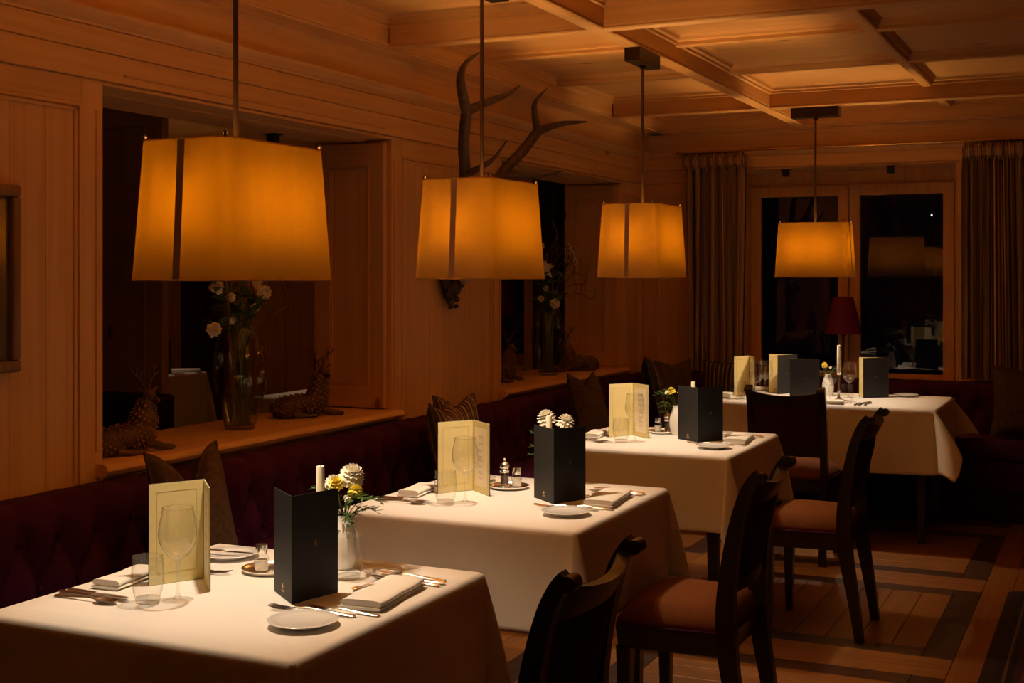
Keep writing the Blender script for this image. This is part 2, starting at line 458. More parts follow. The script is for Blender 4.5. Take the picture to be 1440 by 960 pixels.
xi = XW - TH
g = G()
for a, b in ((YF, W1[0]), (W1[1], W2[0]), (W2[1], YB + .45)):
    g.box(xi, XW - .02, a, b, 0, ZB + .2)
for a, b in (W1, W2):
    g.box(xi, XW - .02, a, b, 0, ZS - .05); g.box(xi, XW - .02, a, b, ZH, ZB + .2)
wall_left = struct(ob('wall_left', g, 'pine_v'))
panel_field(wall_left, XW, 1, -1.2, 1.2, 0.5, ZH, 1)
panel_field(wall_left, XW, 1, 1.2, W1[0], 0.5, ZH, 1)
panel_field(wall_left, XW, 1, W1[1], W2[0], 0.5, ZH, 1)
panel_field(wall_left, XW, 1, W2[1], YB, 0.5, ZH, 1, stile=.07, board=.12)
for a, b in (W1, W2):
    ob('apron_board', G().box(XW - .02, XW, a, b, .5, ZS - .052), 'pine_y', wall_left)
    ob('stop_bead', G().prism([(XW + .012, ZH + .024), (XW + .020, ZH + .026), (XW + .020, ZH + .03), (XW + .012, ZH + .033)], a + .1, b - .1, 1), 'pine_y', wall_left)
# frieze boards over the windows
ob('frieze_board', G().box(XW - .02, XW + .014, YF, YB, ZH + .001, 2.245, .003), 'pine_y', wall_left)
ob('frieze_board', G().box(XW - .02, XW + .022, YF, YB, 2.246, 2.325, .004), 'pine_y', wall_left)
# cornice
corn = [(-.02, 2.325), (.03, 2.325), (.034, 2.331), (.058, 2.340), (.082, 2.357), (.086, 2.364), (.086, 2.370), (.070, 2.372), (.070, 2.380), (.058, 2.382), (.058, 2.455), (.066, 2.478), (.085, ZB), (.205, ZB), (.209, ZB + .006), (.205, ZB + .014), (.212, ZB + .02), (.212, 2.575), (.222, 2.58), (.222, 2.592), (.236, 2.597), (.24, 2.61), (.25, ZP), (-.02, ZP)]
trim_1 = struct(ob('trim_1', G().prism([(XW + a, z) for a, z in corn], YF, YB, 1), 'pine_y', smooth=True, angle=25))
trim_2 = struct(ob('trim_2', G().prism([(YB - a, z) for a, z in corn], XW, XR, 0), 'pine_x', smooth=True, angle=25))

# ---------------- back wall with the deep window
NX0, NX1, NZ0, NZ1, YG = -2.45, -0.93, 0.70, 2.246, 9.2
g = G()
g.box(XW, NX0, YB + .02, YG + .05, 0, ZB + .2).box(NX1, XR, YB + .02, YG + .05, 0, ZB + .2)
g.box(NX0, NX1, YB + .02, YG + .05, 0, NZ0).box(NX0, NX1, YB + .02, YG + .05, NZ1, ZB + .2)
wall_back = struct(ob('wall_back', g, 'pine_v'))
panel_field(wall_back, YB, 0, XW, NX0, .5, ZH, -1, stile=.09, board=.16)
panel_field(wall_back, YB, 0, NX1, .45, .5, ZH, -1, board=.16)
panel_field(wall_back, YB, 0, .45, XR, .5, ZH, -1, board=.16)
for a, b in ((XW, NX0), (NX1, XR)):
    ob('frieze_board', G().box(a, b, YB - .014, YB + .02, ZH + .001, 2.245, .003), 'pine_x', wall_back)
ob('frieze_board', G().box(XW, XR, YB - .022, YB + .02, 2.247, 2.325, .004), 'pine_x', wall_back)

# ---------------- right and front walls (behind the camera)
wall_right = struct(ob('wall_right', G().box(XR, XR + .2, YF, YB + .4, 0, ZB + .2), 'pine_v'))
wall_front = struct(ob('wall_front', G().box(-8, XR + .2, YF - .2, YF, 0, ZB + .2), 'pine_v'))

# ---------------- ceiling: main beams, ribs and coffer panels
ceiling = struct(ob('ceiling', G().box(-8.0, XR + .2, YF - .2, YB + .5, ZP + .012, ZP + .1), 'pine_x'))
hb = [(.030, ZB), (.035, ZB + .005), (.031, ZB + .012), (.035, ZB + .018), (.035, 2.575), (.046, 2.58), (.046, 2.592), (.06, 2.597), (.064, 2.61), (.074, ZP)]
hr = [(.020, 2.568), (.026, 2.572), (.026, 2.588), (.040, 2.595), (.044, 2.607), (.054, ZP)]
def beam(name, half, axis, c, a0, a1):
    e = .0012 if axis == 1 else 0      # lengthwise timbers sit a hair lower, so faces never coincide
    prof = [(c + a, z - e) for a, z in half] + [(c - a, z - e) for a, z in half[::-1]]
    ob(name, G().prism(prof, a0, a1, axis), 'pine_x' if axis == 0 else 'pine_y', ceiling, smooth=True, angle=25)
BX = [-1.90, 0.90]; RX = [-0.97, -0.03, 1.83]
BY = [-0.63, 2.11, 4.845, 7.58]
RY = [y + k * 2.735 / 3 for y in BY[:3] for k in (1, 2)]
EX0, EX1, EY0, EY1 = XW + .22, XR, YF, YB - .22
for x in BX: beam('main_beam', hb, 1, x, EY0, EY1)
for y in BY: beam('main_beam', hb, 0, y, EX0, EX1)
for x in RX: beam('rib', hr, 1, x, EY0, EY1)
for y in RY: beam('rib', hr, 0, y, EX0, EX1)
xs = sorted([EX0 - .02] + BX + RX + [EX1]); ys = sorted([EY0] + BY + RY + [EY1 + .02])
for i in range(len(xs) - 1):
    for j in range(len(ys) - 1):
        ob('coffer_panel', G().box(xs[i] + .02, xs[i + 1] - .02, ys[j] + .02, ys[j + 1] - .02, ZP - .004, ZP + .011, .003), 'pine_x', ceiling)

# ---------------- window openings in the left wall, with sill and open shutter
def left_window(n, a, b):
    g = G()
    g.box(xi - .01, XW - .001, a, a + .012, ZS, ZH).box(xi - .01, XW - .001, b - .012, b, ZS, ZH)
    w = struct(ob('window_%d' % n, g, 'pine_v'))
    # boards of the soffit
    for k in range(3):
        d0 = xi + .005 + k * TH / 3
        ob('soffit_board', G().box(d0, d0 + TH / 3 - .004, a + .012, b - .012, ZH - .014 - .006 * (k == 1), ZH - .001, .003), 'pine_y', w)
    pts = [(xi - .03, ZS - .045), (XW + .03, ZS - .045), (XW + .046, ZS - .038), (XW + .054, ZS - .022), (XW + .046, ZS - .006), (XW + .03, ZS), (xi - .03, ZS)]
    ob('sill', G().prism(pts, a - .02, b + .02, 1), 'pine_y', w, smooth=True, angle=50)
    ob('sill_bead', G().prism([(XW, ZS - .065), (XW + .02, ZS - .062), (XW + .026, ZS - .05), (XW + .02, ZS - .0455), (XW, ZS - .0455)], a - .01, b + .01, 1), 'pine_y', w)
    # jamb trims at the wall edge (start below the head)
    ob('jamb_strip', G().box(XW - .02, XW + .006, a - .022, a - .001, ZS + .04, ZH - .1, .003), 'pine_v', w)
    ob('jamb_strip', G().box(XW - .02, XW + .006, b + .001, b + .022, ZS + .04, ZH - .1, .003), 'pine_v', w)
    # shutter leaf folded against the far reveal
    x0, x1, z0, z1, y1, y0 = xi + .005, XW - .025, ZS + .006, ZH - .03, b - .016, b - .046
    s = ob('shutter', G().box(x0, x1, y0 + .012, y1, z0, z1), 'pine_v', w)
    st = .075
    ob('shutter_stile', G().box(x0, x0 + st, y0, y0 + .012, z0, z1, .002), 'pine_v', s)
    ob('shutter_stile', G().box(x1 - st, x1, y0, y0 + .012, z0, z1, .002), 'pine_v', s)
    ob('shutter_rail', G().box(x0 + st, x1 - st, y0, y0 + .012, z1 - .1, z1, .002), 'pine_x', s)
    ob('shutter_rail', G().box(x0 + st, x1 - st, y0, y0 + .012, z0, z0 + .1, .002), 'pine_x', s)
    for ins, wd, dp in ((0, .012, -.004), (.013, .010, .004)):
        p0, p1, q0, q1 = x0 + st + ins, x1 - st - ins, z0 + .1 + ins, z1 - .1 - ins
        for r in ((p0, p0 + wd, q0, q1), (p1 - wd, p1, q0, q1), (p0, p1, q0, q0 + wd), (p0, p1, q1 - wd, q1)):
            ob('shutter_moulding', G().box(r[0], r[1], y0 + dp, y0 + .012, r[2], r[3], .003), 'pine_v', s)
    for z in (z0 + .2, z1 - .2):
        ob('hinge', G().tube([(x0 + .006, y0 - .006, z - .03), (x0 + .006, y0 - .006, z + .03)], .005, 8), 'bronze', s)
    return w
window_1 = left_window(1, *W1)
window_2 = left_window(2, *W2)

# ---------------- back window: reveal, frame, two casements with dark glass
g = G()
g.box(NX0, NX0 + .012, YB + .0, YG, NZ0, NZ1).box(NX1 - .012, NX1, YB, YG, NZ0, NZ1).box(NX0, NX1, YB, YG, NZ1 - .012, NZ1)
window_3 = struct(ob('window_3', g, 'pine_y'))
ob('sill', G().box(NX0, NX1, YB - .0, YG, NZ0 - .03, NZ0 + .012, .005), 'pine_x', window_3)
FX0, FX1, FZ1 = -2.42, -.965, 2.135
fr = ob('window_frame', G().box(FX0 - .018, FX0 + .05, YG - .06, YG + .02, NZ0 + .012, NZ1 - .012).box(FX1 - .05, FX1 + .023, YG - .06, YG + .02, NZ0 + .012, NZ1 - .012)
        .box(FX0 + .05, FX1 - .05, YG - .06, YG + .02, FZ1 - .02, NZ1 - .012).box(FX0 + .05, FX1 - .05, YG - .06, YG + .02, NZ0 + .012, NZ0 + .05), 'pine_v', window_3)
for (x0, x1) in ((-2.395, -1.700), (-1.692, -.995)):
    c = ob('casement', G().box(x0, x0 + .072, YG - .085, YG - .03, NZ0 + .05, FZ1, .004).box(x1 - .072, x1, YG - .085, YG - .03, NZ0 + .05, FZ1, .004)
           .box(x0 + .07, x1 - .07, YG - .085, YG - .03, FZ1 - .075, FZ1, .004).box(x0 + .07, x1 - .07, YG - .085, YG - .03, NZ0 + .05, NZ0 + .12, .004), 'pine_v', window_3)
    ob('pane', G().box(x0 + .065, x1 - .065, YG - .056, YG - .0555, NZ0 + .11, FZ1 - .07), 'pane', c)

# ================================================================ the room seen through the left openings
XS = -7.6
wall_side_room = struct(ob('wall_side_room', G().box(XS - .2, XS, YF, YB + .4, 0, ZB + .2), 'pine_v'))
SX0, SX1 = -4.95, -4.04
g = G().box(XS, SX0, YB + .02, YG, 0, ZB + .2).box(SX1, xi, YB + .02, YG, 0, ZB + .2).box(SX0, SX1, YB + .02, YG, 0, .80).box(SX0, SX1, YB + .02, YG, 2.2, ZB + .2)
wall_side_room_back = struct(ob('wall_side_room_back', g, 'pine_v'))
panel_field(wall_side_room_back, YB, 0, XS, -6.3, .4, ZH, -1)
panel_field(wall_side_room_back, YB, 0, -6.3, SX0 - .05, .4, ZH, -1)
window_4 = struct(ob('window_4', G().box(SX0, SX0 + .08, YG - .08, YG, .8, 2.2).box(SX1 - .14, SX1, YG - .08, YG, .8, 2.2).box(SX0, SX1, YG - .08, YG, 2.1, 2.2).box(SX0, SX1, YG - .08, YG, .8, .88), 'pine_v'))
ob('pane', G().box(SX0 + .07, SX1 - .13, YG - .045, YG - .044, .87, 2.11), 'pane', window_4)
ob('sill', G().box(SX0, SX1, YB, YG, .78, .815), 'pine_x', window_4)
wall_partition = struct(ob('wall_partition', G().box(XS, -4.64, 5.44, 5.47, 0, ZB + .2), 'pine_v'))
panel_field(wall_partition, 5.42, 0, -6.4, -4.64, .1, 2.4, -1, stile=.12, board=.2)

# ================================================================ PENDANT LAMPS
SH_A, SH_B, SH_Z0, SH_H, SH_IN = .285, .43, 1.487, .323, .0185
def rrect(hx, hy, r, n=6):
    p = []
    for cx, cy, a0 in ((hx - r, hy - r, 0), (-hx + r, hy - r, 90), (-hx + r, -hy + r, 180), (hx - r, -hy + r, 270)):
        for k in range(n + 1):
            a = R(a0 + 90 * k / n); p.append((cx + r * math.cos(a), cy + r * math.sin(a)))
    return p
def make_pendant(label, loc, rz, lit=1.0, ceil=ZB):
    """shade short side along local x, long side along local y; origin at the middle of the shade's lower rim"""
    t = thing('pendant_lamp', label, 'lamp', loc, rz, 'fabric pendant lamps over the tables')
    b = rrect(SH_A / 2, SH_B / 2, .03); u = rrect(SH_A / 2 - SH_IN, SH_B / 2 - SH_IN, .028)
    n = len(b); g = G(); nz = 8
    for k in range(nz + 1):
        f = k / nz
        g.v += [(lerp(p[0], q[0], f), lerp(p[1], q[1], f), SH_H * f) for p, q in zip(b, u)]
    for k in range(nz):
        g.f += [(k * n + i, k * n + (i + 1) % n, (k + 1) * n + (i + 1) % n, (k + 1) * n + i) for i in range(n)]
    sh = ob('lamp_shade', g, 'shade', t, smooth=True, angle=50)
    # seam tape in the middle of the two short faces
    for s in (-1, 1):
        y0, y1 = s * (SH_B / 2 + .0008), s * (SH_B / 2 - SH_IN + .0008)
        ob('seam', G().add([(-.010, y0, 0), (.010, y0, 0), (.010, y1, SH_H), (-.010, y1, SH_H), (-.010, y0 - s * .0006, 0), (.010, y0 - s * .0006, 0), (.010, y1 - s * .0006, SH_H), (-.010, y1 - s * .0006, SH_H)],
                           [(0, 1, 2, 3), (7, 6, 5, 4), (0, 4, 5, 1), (1, 5, 6, 2), (2, 6, 7, 3), (3, 7, 4, 0)]), 'seam', sh)
    for pl, z in ((b, .002), (u, SH_H - .002)):
        ring = G().tube([(p[0], p[1], z) for p in pl] + [(pl[0][0], pl[0][1], z)], .0022, 6)
        ob('rim', ring, 'trim', sh, smooth=True)
    # spider, socket, disc reflector
    g = G()
    hx, hy = SH_A / 2 - SH_IN, SH_B / 2 - SH_IN
    for sx in (-1, 1):
        for sy in (-1, 1): g.tube([(0, 0, SH_H - .006), (sx * (hx - .009), sy * (hy - .009), SH_H - .004)], .003, 6)
    ob('spider', g, 'rod', t)
    for sx in (-1, 1):
        for sy in (-1, 1):
            ob('finial', G().lathe([(.0, 0), (.004, 0), (.004, .006), (.0055, .009), (.003, .014), (0, .015)], 8, (sx * (hx - .010), sy * (hy - .010), SH_H - .002)), 'rod', t, smooth=True)
    for y in (-.085, .085):
        ob('socket', G().lathe([(0, .205), (.020, .205), (.020, .25), (.012, .262), (.006, .30)], 16, (0, y, 0), caps=False), 'bronze', t, smooth=True)
    ob('socket_bar', G().tube([(0, -.09, .30), (0, .09, .30)], .005, 8), 'bronze', t)
    g = G().lathe([(0, .131), (.048, .127), (.050, .131), (0, .135)], 32)
    g.v = [(x, y * 2.45, z) for x, y, z in g.v]
    ob('reflector', g, 'white_metal', t, smooth=True)
    ob('reflector_rod', G().tube([(0, 0, .133), (0, 0, .302)], .003, 6), 'bronze', t)
    top = ceil - loc[2]
    ob('rod', G().tube([(0, 0, .29), (0, 0, top - .05)], .0065, 12), 'rod', t, smooth=True)
    ob('rod_collar', G().lathe([(.011, top - .075), (.013, top - .07), (.013, top - .058)], 14), 'bronze', t, smooth=True)
    ob('ceiling_mount', G().box(-.035, .035, -.14, .14, top - .06, top, .003), 'bronze', t)
    # light of the lamp: opal bulb inside the shade, halogen under the disc
    l = bpy.data.lights.new('bulb', 'POINT'); l.energy = LAMP_W * lit / 2; l.color = (1, .57, .20); l.shadow_soft_size = .028
    for y in (-.085, .085): link('bulb', l, t, (0, y, .172))
    s = bpy.data.lights.new('halogen', 'SPOT'); s.energy = SPOT_W * lit; s.color = (1, .84, .62); s.shadow_soft_size = .016
    s.spot_size = R(105); s.spot_blend = .85
    link('halogen', s, t, (0, 0, .120))
    return t
LAMPS = [(-1.90, 2.48), (-1.90, 3.79), (-1.90, 5.38), (-1.607, 7.60)]
make_pendant('large fabric pendant lamp nearest the camera, in front of the first window opening', (*LAMPS[0], SH_Z0), 0)
make_pendant('fabric pendant lamp in front of the wall-mounted antlers', (*LAMPS[1], SH_Z0), 0)
make_pendant('third fabric pendant lamp, with its block mount on the long ceiling beam', (*LAMPS[2], SH_Z0), 0)
make_pendant('farthest fabric pendant lamp, turned broadside in front of the dark window', (*LAMPS[3], SH_Z0), R(90))

# ================================================================ TUFTED BENCHES
def make_bench(name, label, length, open_len, seat_end=0):
    """local x runs along the bench, y = 0 at the wall and grows into the room"""
    t = thing(name, label, 'bench')
    p, q, zt = .16, .15, .82
    z_top_btn = .705; D0 = .14
    def puff(s, z):
        a = s / p + .5 * (z_top_btn - z) / q; b = s / p - .5 * (z_top_btn - z) / q
        dia = (abs(math.sin(PI * a)) * abs(math.sin(PI * b))) ** .55
        ver = abs(math.sin(PI * s / p)) ** .5
        w = min(1, max(0, (z - z_top_btn + .01) / .03))
        return lerp(dia, ver, w)
    prof = [(z, D0 + .012 * (zt - z) / .3) for z in [.503 + .0154 * k for k in range(17)]]
    r = .055
    for k in range(1, 9):
        a = R(k * 11.25); prof.append((zt - r + r * math.sin(a), D0 - r + r * math.cos(a)))
    prof.append((zt, .02)); prof.append((zt - .02, .0))
    n = int(length / .0178); g = G()
    for i in range(n + 1):
        s = length * i / n
        for j, (z, d) in enumerate(prof):
            f = puff(s, min(z, .80)); k = 1 if j < len(prof) - 2 else .35
            if z > zt - r: g.v.append((s, d + .0 + (f - .5) * .012 * k, z - (1 - f) * .012 * k))
            else: g.v.append((s, d + (f - .6) * .046, z))
    m = len(prof)
    g.f = [(i * m + j, (i + 1) * m + j, (i + 1) * m + j + 1, i * m + j + 1) for i in range(n) for j in range(m - 1)]
    back = ob('backrest', g, 'plum', t, smooth=True, angle=80)
    # buttons
    bm = G().ball((0, 0, 0), (.011, .006, .011), 8, 5).mesh('button', 'plum', True)
    lim = 300; rows = [(z_top_btn, 0), (z_top_btn - q, .5)]
    for z, o in rows:
        for i in range(1, int(length / p)):
            s = (i + o) * p
            if open_len[0] < s < open_len[1]:
                link('button', bm, back, (s, D0 - .012 + .012 * (zt - z) / .3, z))
    ob('back_board', G().box(0, length - seat_end, 0.002, .055, .1, .79), 'plum', t)
    ob('seat_cushion', G().box(0, length - seat_end, .06, .51, .38, .50, .035), 'plum', t, smooth=True)
    ob('base', G().box(0, length - seat_end, .056, .49, .20, .378, .006), 'plum', t)
    ob('plinth', G().box(0, length - seat_end, .056, .44, 0.0, .20), 'black_metal', t)
    return t
b1 = make_bench('banquette', 'long plum button-tufted banquette along the left wall under the window openings', YB - YF - .06, (.1, 6.6))
b1.location = (XW + .012, YB - .03, 0); b1.rotation_euler = (0, 0, R(-90))
b2 = make_bench('banquette', 'plum button-tufted banquette against the back wall below the curtained window', 4.80, (0.2, 4.7), .33)
b2.location = (1.95, YB - .03, 0); b2.rotation_euler = (0, 0, R(180))

# ================================================================ TABLES AND CLOTHS
TZ = .755          # board top
CZ = .760          # cloth top
def make_table(label, cx, cy, hx, hy):
    t = thing('dining_table', label, 'table', (cx, cy, 0), 0, 'tables under white cloths')
    ob('table_top', G().box(-hx + .004, hx - .004, -hy + .004, hy - .004, TZ - .03, TZ, .003), 'chair_wood', t)
    ob('apron', G().box(-hx + .05, hx - .05, -hy + .05, hy - .05, TZ - .11, TZ - .031), 'chair_wood', t)
    for sx in (-1, 1):
        for sy in (-1, 1):
            x, y = sx * (hx - .075), sy * (hy - .075)
            g = G().add([(x + a * w, y + b * w, z) for z, w in ((0, .016), (TZ - .10, .027)) for a, b in ((-1, -1), (1, -1), (1, 1), (-1, 1))],
                        [(3, 2, 1, 0), (4, 5, 6, 7), (0, 1, 5, 4), (1, 2, 6, 5), (2, 3, 7, 6), (3, 0, 4, 7)])
            ob('leg', g, 'chair_wood', t)
    return t
def make_cloth(label, cx, cy, hx, hy, over, seed=1, ear=.24, earw=.17, flare=.05):
    """over = overhang on (+x, +y, -x, -y)"""
    rr = random.Random(seed); ph = [rr.uniform(0, 6.28) for _ in range(12)]
    rho = .016; cols = []
    ox, oy, nx, ny = over
    sides = [((hx, -hy), (hx, hy), (1, 0), ox), ((hx, hy), (-hx, hy), (0, 1), oy), ((-hx, hy), (-hx, -hy), (-1, 0), nx), ((-hx, -hy), (hx, -hy), (0, -1), ny)]
    ns, nc, nl = 26, 14, 22
    for si, (a, b, nrm, L) in enumerate(sides):
        for k in range(ns):
            t = k / ns
            cols.append(('s', (lerp(a[0], b[0], t), lerp(a[1], b[1], t)), nrm, L, t, si))
        nn = sides[(si + 1) % 4]
        for k in range(nc):
            cols.append(('c', b, (nrm, nn[2]), (L, nn[3]), k / nc, si))
    g = G(); per = len(cols)
    def top_z(x, y): return CZ + .0006 * math.sin(9 * x + ph[0]) * math.sin(8 * y + ph[1])
    # hanging part, ring by ring
    for j in range(nl + 1):
        for kind, pt, nrm, L, t, si in cols:
            if kind == 's':
                length = L; d = Vector((nrm[0], nrm[1]))
            else:
                a = t * PI / 2; d = (Vector(nrm[0]) * math.cos(a) + Vector(nrm[1]) * math.sin(a))
                length = min(L[0] / max(math.cos(a), 1e-4), L[1] / max(math.sin(a), 1e-4))
            arc = rho * PI / 2; s = (j / nl) * length
            if s < arc: out, dz = rho * math.sin(s / rho), -rho * (1 - math.cos(s / rho))
            else: out, dz = rho, -rho - (s - arc)
            h = max(0, s - arc)
            if kind == 's':
                mid = math.sin(PI * t)
                wave = .010 * math.sin(2 * PI * t * 1.5 + ph[si]) + .006 * math.sin(2 * PI * t * 3.2 + ph[si + 4])
                out += h * (flare * (.35 + .65 * mid) + wave * 4 * mid * min(1, h / .2))
                # the hem rises toward the corners where the ears pull it in
                x, y = pt[0] + d.x * out, pt[1] + d.y * out
                g.v.append((x, y, CZ + dz))
            else:
                fp = 2 * t - 1
                dg = (Vector(nrm[0]) + Vector(nrm[1])).normalized(); lt = (Vector(nrm[1]) - Vector(nrm[0])).normalized()
                A = h * ear * (1 - fp * fp) ** .8 * (1 - .3 * min(1, h / .5)); B = h * earw * math.sin(PI * fp) + 0
                base = Vector(pt) + d * (out if s < arc else rho) + (h * flare * .35) * d
                p = base + dg * A + lt * B
                g.v.append((p.x, p.y, CZ + dz + A * .30))
    for j in range(nl):
        for i in range(per):
            g.f.append((j * per + i, j * per + (i + 1) % per, (j + 1) * per + (i + 1) % per, (j + 1) * per + i))
    # flat top as one fan of rings
    c = len(g.v); N = 5
    for q in range(1, N):
        f = 1 - q / N
        for kind, pt, *_ in cols: g.v.append((pt[0] * f, pt[1] * f, top_z(pt[0] * f, pt[1] * f)))
    g.v.append((0, 0, CZ))
    prev = 0
    for q in range(1, N):
        cur = c + (q - 1) * per
        for i in range(per): g.f.append((prev + i, cur + i, cur + (i + 1) % per, prev + (i + 1) % per))
        prev = cur
    for i in range(per): g.f.append((prev + i, len(g.v) - 1, prev + (i + 1) % per))
    o = ob('tablecloth', g, 'linen', None, smooth=True, loc=(cx, cy, 0), angle=80)
    bm = bmesh.new(); bm.from_mesh(o.data); bmesh.ops.remove_doubles(bm, verts=bm.verts[:], dist=1e-4); bmesh.ops.recalc_face_normals(bm, faces=bm.faces[:]); bm.to_mesh(o.data); bm.free()
    md = o.modifiers.new('thickness', 'SOLIDIFY'); md.thickness = .0016; md.offset = 1
    return tag(o, label, 'tablecloth', 'white linen tablecloths')

TAB = [(-1.835, 2.445, .40, .40), (-1.82, 3.835, .40, .41), (-1.84, 5.51, .40, .41), (-1.55, 7.77, .64, .40)]
NEAR = ['the nearest table', 'the second table', 'the third table', 'the far corner table']
make_table('small dining table hidden under the cloth nearest the camera', *TAB[0])
make_table('small dining table under the second white cloth, beside the second chair', *TAB[1])
make_table('small dining table under the third white cloth, dark leg showing below its hem', *TAB[2])
make_table('wide dining table under the far white cloth, dark legs below the hem', *TAB[3])
make_cloth('white linen cloth on the nearest table, lower edge cut by the picture', *TAB[0], (.30, .30, .28, .30), 1)
make_cloth('white linen cloth on the second table, behind the nearest chair', *TAB[1], (.31, .31, .28, .31), 2)
make_cloth('white linen cloth on the third table with a long pointed corner fold', *TAB[2], (.32, .32, .28, .32), 3)
make_cloth('wide white linen cloth on the far table before the dark window', *TAB[3], (.25, .19, .25, .37), 4, ear=.75, flare=.12)

# ================================================================ CHAIRS
def make_chair(label, loc, rz):
    """faces local +y; origin on the floor under the seat centre"""
    t = thing('dining_chair', label, 'chair', loc, rz, 'dark wooden dining chairs with upholstered seats')
    # rear legs running up into the back posts, sabre curve and a rolled top
    path = [(-.245, 0), (-.232, .10), (-.212, .22), (-.192, .34), (-.184, .44), (-.183, .54), (-.196, .66), (-.214, .76), (-.236, .84), (-.258, .888), (-.280, .915)]
    side = bez([(0, y, z) for y, z in path], 4)
    hh = [lerp(.034, .060, min(1, p.z / .42)) if p.z < .44 else lerp(.060, .034, min(1, (p.z - .44) / .44)) for p in side]
    for s in (-1, 1):
        pts = [(s * .187, p.y, p.z) for p in side]
        ob('leg', G().rectsweep(pts, .036, hh), 'chair_wood', t, smooth=True, angle=50)
        x = s * .187
        ob('scroll', G().tube([(x - .020, -.286, .905), (x + .020, -.286, .905)], .0165, 14), 'chair_wood', t, smooth=True)
    # concave top rail, cushion of the back, lower rail
    def rail(z0, z1, dy0, dy1, th, bow, sag):
        n = 14; g = G()
        for i in range(n + 1):
            u = -1 + 2 * i / n; x = u * .172; c = bow * (1 - u * u); sg = sag * (1 - u * u)
            for y, z in ((dy0 - c + th / 2, z0), (dy0 - c - th / 2, z0), (dy1 - c - th / 2, z1 - sg), (dy1 - c + th / 2, z1 - sg)): g.v.append((x, y, z))
        for i in range(n):
            for k in range(4): g.f.append((i * 4 + k, i * 4 + (k + 1) % 4, i * 4 + 4 + (k + 1) % 4, i * 4 + 4 + k))
        g.f += [(0, 1, 2, 3), tuple(n * 4 + k for k in (3, 2, 1, 0))]
        return g
    ob('top_rail', rail(.820, .895, -.232, -.262, .030, .028, .020), 'chair_wood', t, smooth=True, angle=50)
    ob('back_rail', rail(.555, .590, -.185, -.188, .028, .018, 0), 'chair_wood', t, smooth=True, angle=50)
    g = G(); n, m = 16, 12
    def bp(u, v, s):
        x = (u * 2 - 1) * .170; z = lerp(.585, .825, v)
        yc = lerp(-.188, -.234, v ** 1.4) - lerp(.018, .027, v) * (1 - (2 * u - 1) ** 2)
        th = .010 + .012 * (1 - (2 * u - 1) ** 4) * (1 - (2 * v - 1) ** 4)
        return (x, yc + s * th, z)
    g.grid(lambda u, v: bp(u, v, 1), n, m); g.grid(lambda u, v: bp(u, v, -1), n, m)
    ob('back_pad', g, 'plum_dark', t, smooth=True, angle=70)
    # seat frame and domed cushion
    fw, bw, dp, rp = .225, .195, .160, -.195
    def trap(z, k=0): return [(-bw - k, rp - k, z), (bw + k, rp - k, z), (fw + k, dp + k, z), (-fw - k, dp + k, z)]
    g = G().add(trap(.365, -.012) + trap(.432, -.004), [(3, 2, 1, 0), (4, 5, 6, 7), (0, 1, 5, 4), (1, 2, 6, 5), (2, 3, 7, 6), (3, 0, 4, 7)])
    ob('seat_frame', g, 'chair_wood', t)
    g = G(); n = 14
    def sp(u, v, top):
        a, b = 2 * u - 1, 2 * v - 1
        # squircle border keeps corners round
        y = lerp(rp, dp, v); wx = lerp(bw, fw, v)
        k = 1 - .05 * (a * a) * (b * b)
        e = max(0, 1 - a ** 6) ** .5 * max(0, 1 - b ** 6) ** .5
        z = .455 + .050 * e + .012 * (1 - a * a) * (1 - b * b) if top else .432
        return (a * wx * k, .005 + (y - .005) * k, z)
    g.grid(lambda u, v: sp(u, v, True), n, n); g.grid(lambda u, v: sp(u, v, False), n, n)
    rim = [sp(i / n, 0, 0) for i in range(n + 1)]
    for e in (lambda k: (k, 0), lambda k: (1, k), lambda k: (1 - k, 1), lambda k: (0, 1 - k)):
        for k in range(n):
            (u0, v0), (u1, v1) = e(k / n), e((k + 1) / n)
            g.add([sp(u0, v0, 0), sp(u1, v1, 0), sp(u1, v1, 1), sp(u0, v0, 1)], [(0, 1, 2, 3)])
    o = ob('seat', g, 'seat', t, smooth=True, angle=70)
    bmm = bmesh.new(); bmm.from_mesh(o.data); bmesh.ops.remove_doubles(bmm, verts=bmm.verts[:], dist=1e-5); bmesh.ops.recalc_face_normals(bmm, faces=bmm.faces[:]); bmm.to_mesh(o.data); bmm.free()
    ring = [sp(k / n, 0, 0) for k in range(n)] + [sp(1, k / n, 0) for k in range(n)] + [sp(1 - k / n, 1, 0) for k in range(n)] + [sp(0, 1 - k / n, 0) for k in range(n + 1)]
    ob('seat_piping', G().tube([(x * 1.004, y * 1.004, .437) for x, y, z in ring], .0045, 6), 'plum', o, smooth=True)
    for s in (-1, 1):
        x, y = s * .195, .132
        g = G().add([(x + a * w, y + b * w, z) for z, w in ((0, .0135), (.30, .021), (.37, .023)) for a, b in ((-1, -1), (1, -1), (1, 1), (-1, 1))],
                    [(3, 2, 1, 0), (8, 9, 10, 11)] + [(k * 4 + i, k * 4 + (i + 1) % 4, k * 4 + 4 + (i + 1) % 4, k * 4 + 4 + i) for k in (0, 1) for i in range(4)])
        ob('leg', g, 'chair_wood', t)
    return t
ch1 = make_chair('dark wooden chair nearest the camera, seen from behind, cut off at the lower edge', (-1.24, 2.475, 0), R(90))
dup(ch1, 'dark chair at the second table, rust seat half in lamplight', (-1.228, 3.89, 0), R(90))
dup(ch1, 'dark chair at the third table, its curved rear legs on the bare parquet', (-1.195, 5.53, 0), R(90))
dup(ch1, 'dark chair with its back square to the camera, at the far corner table', (-1.565, 6.88, 0), R(2))

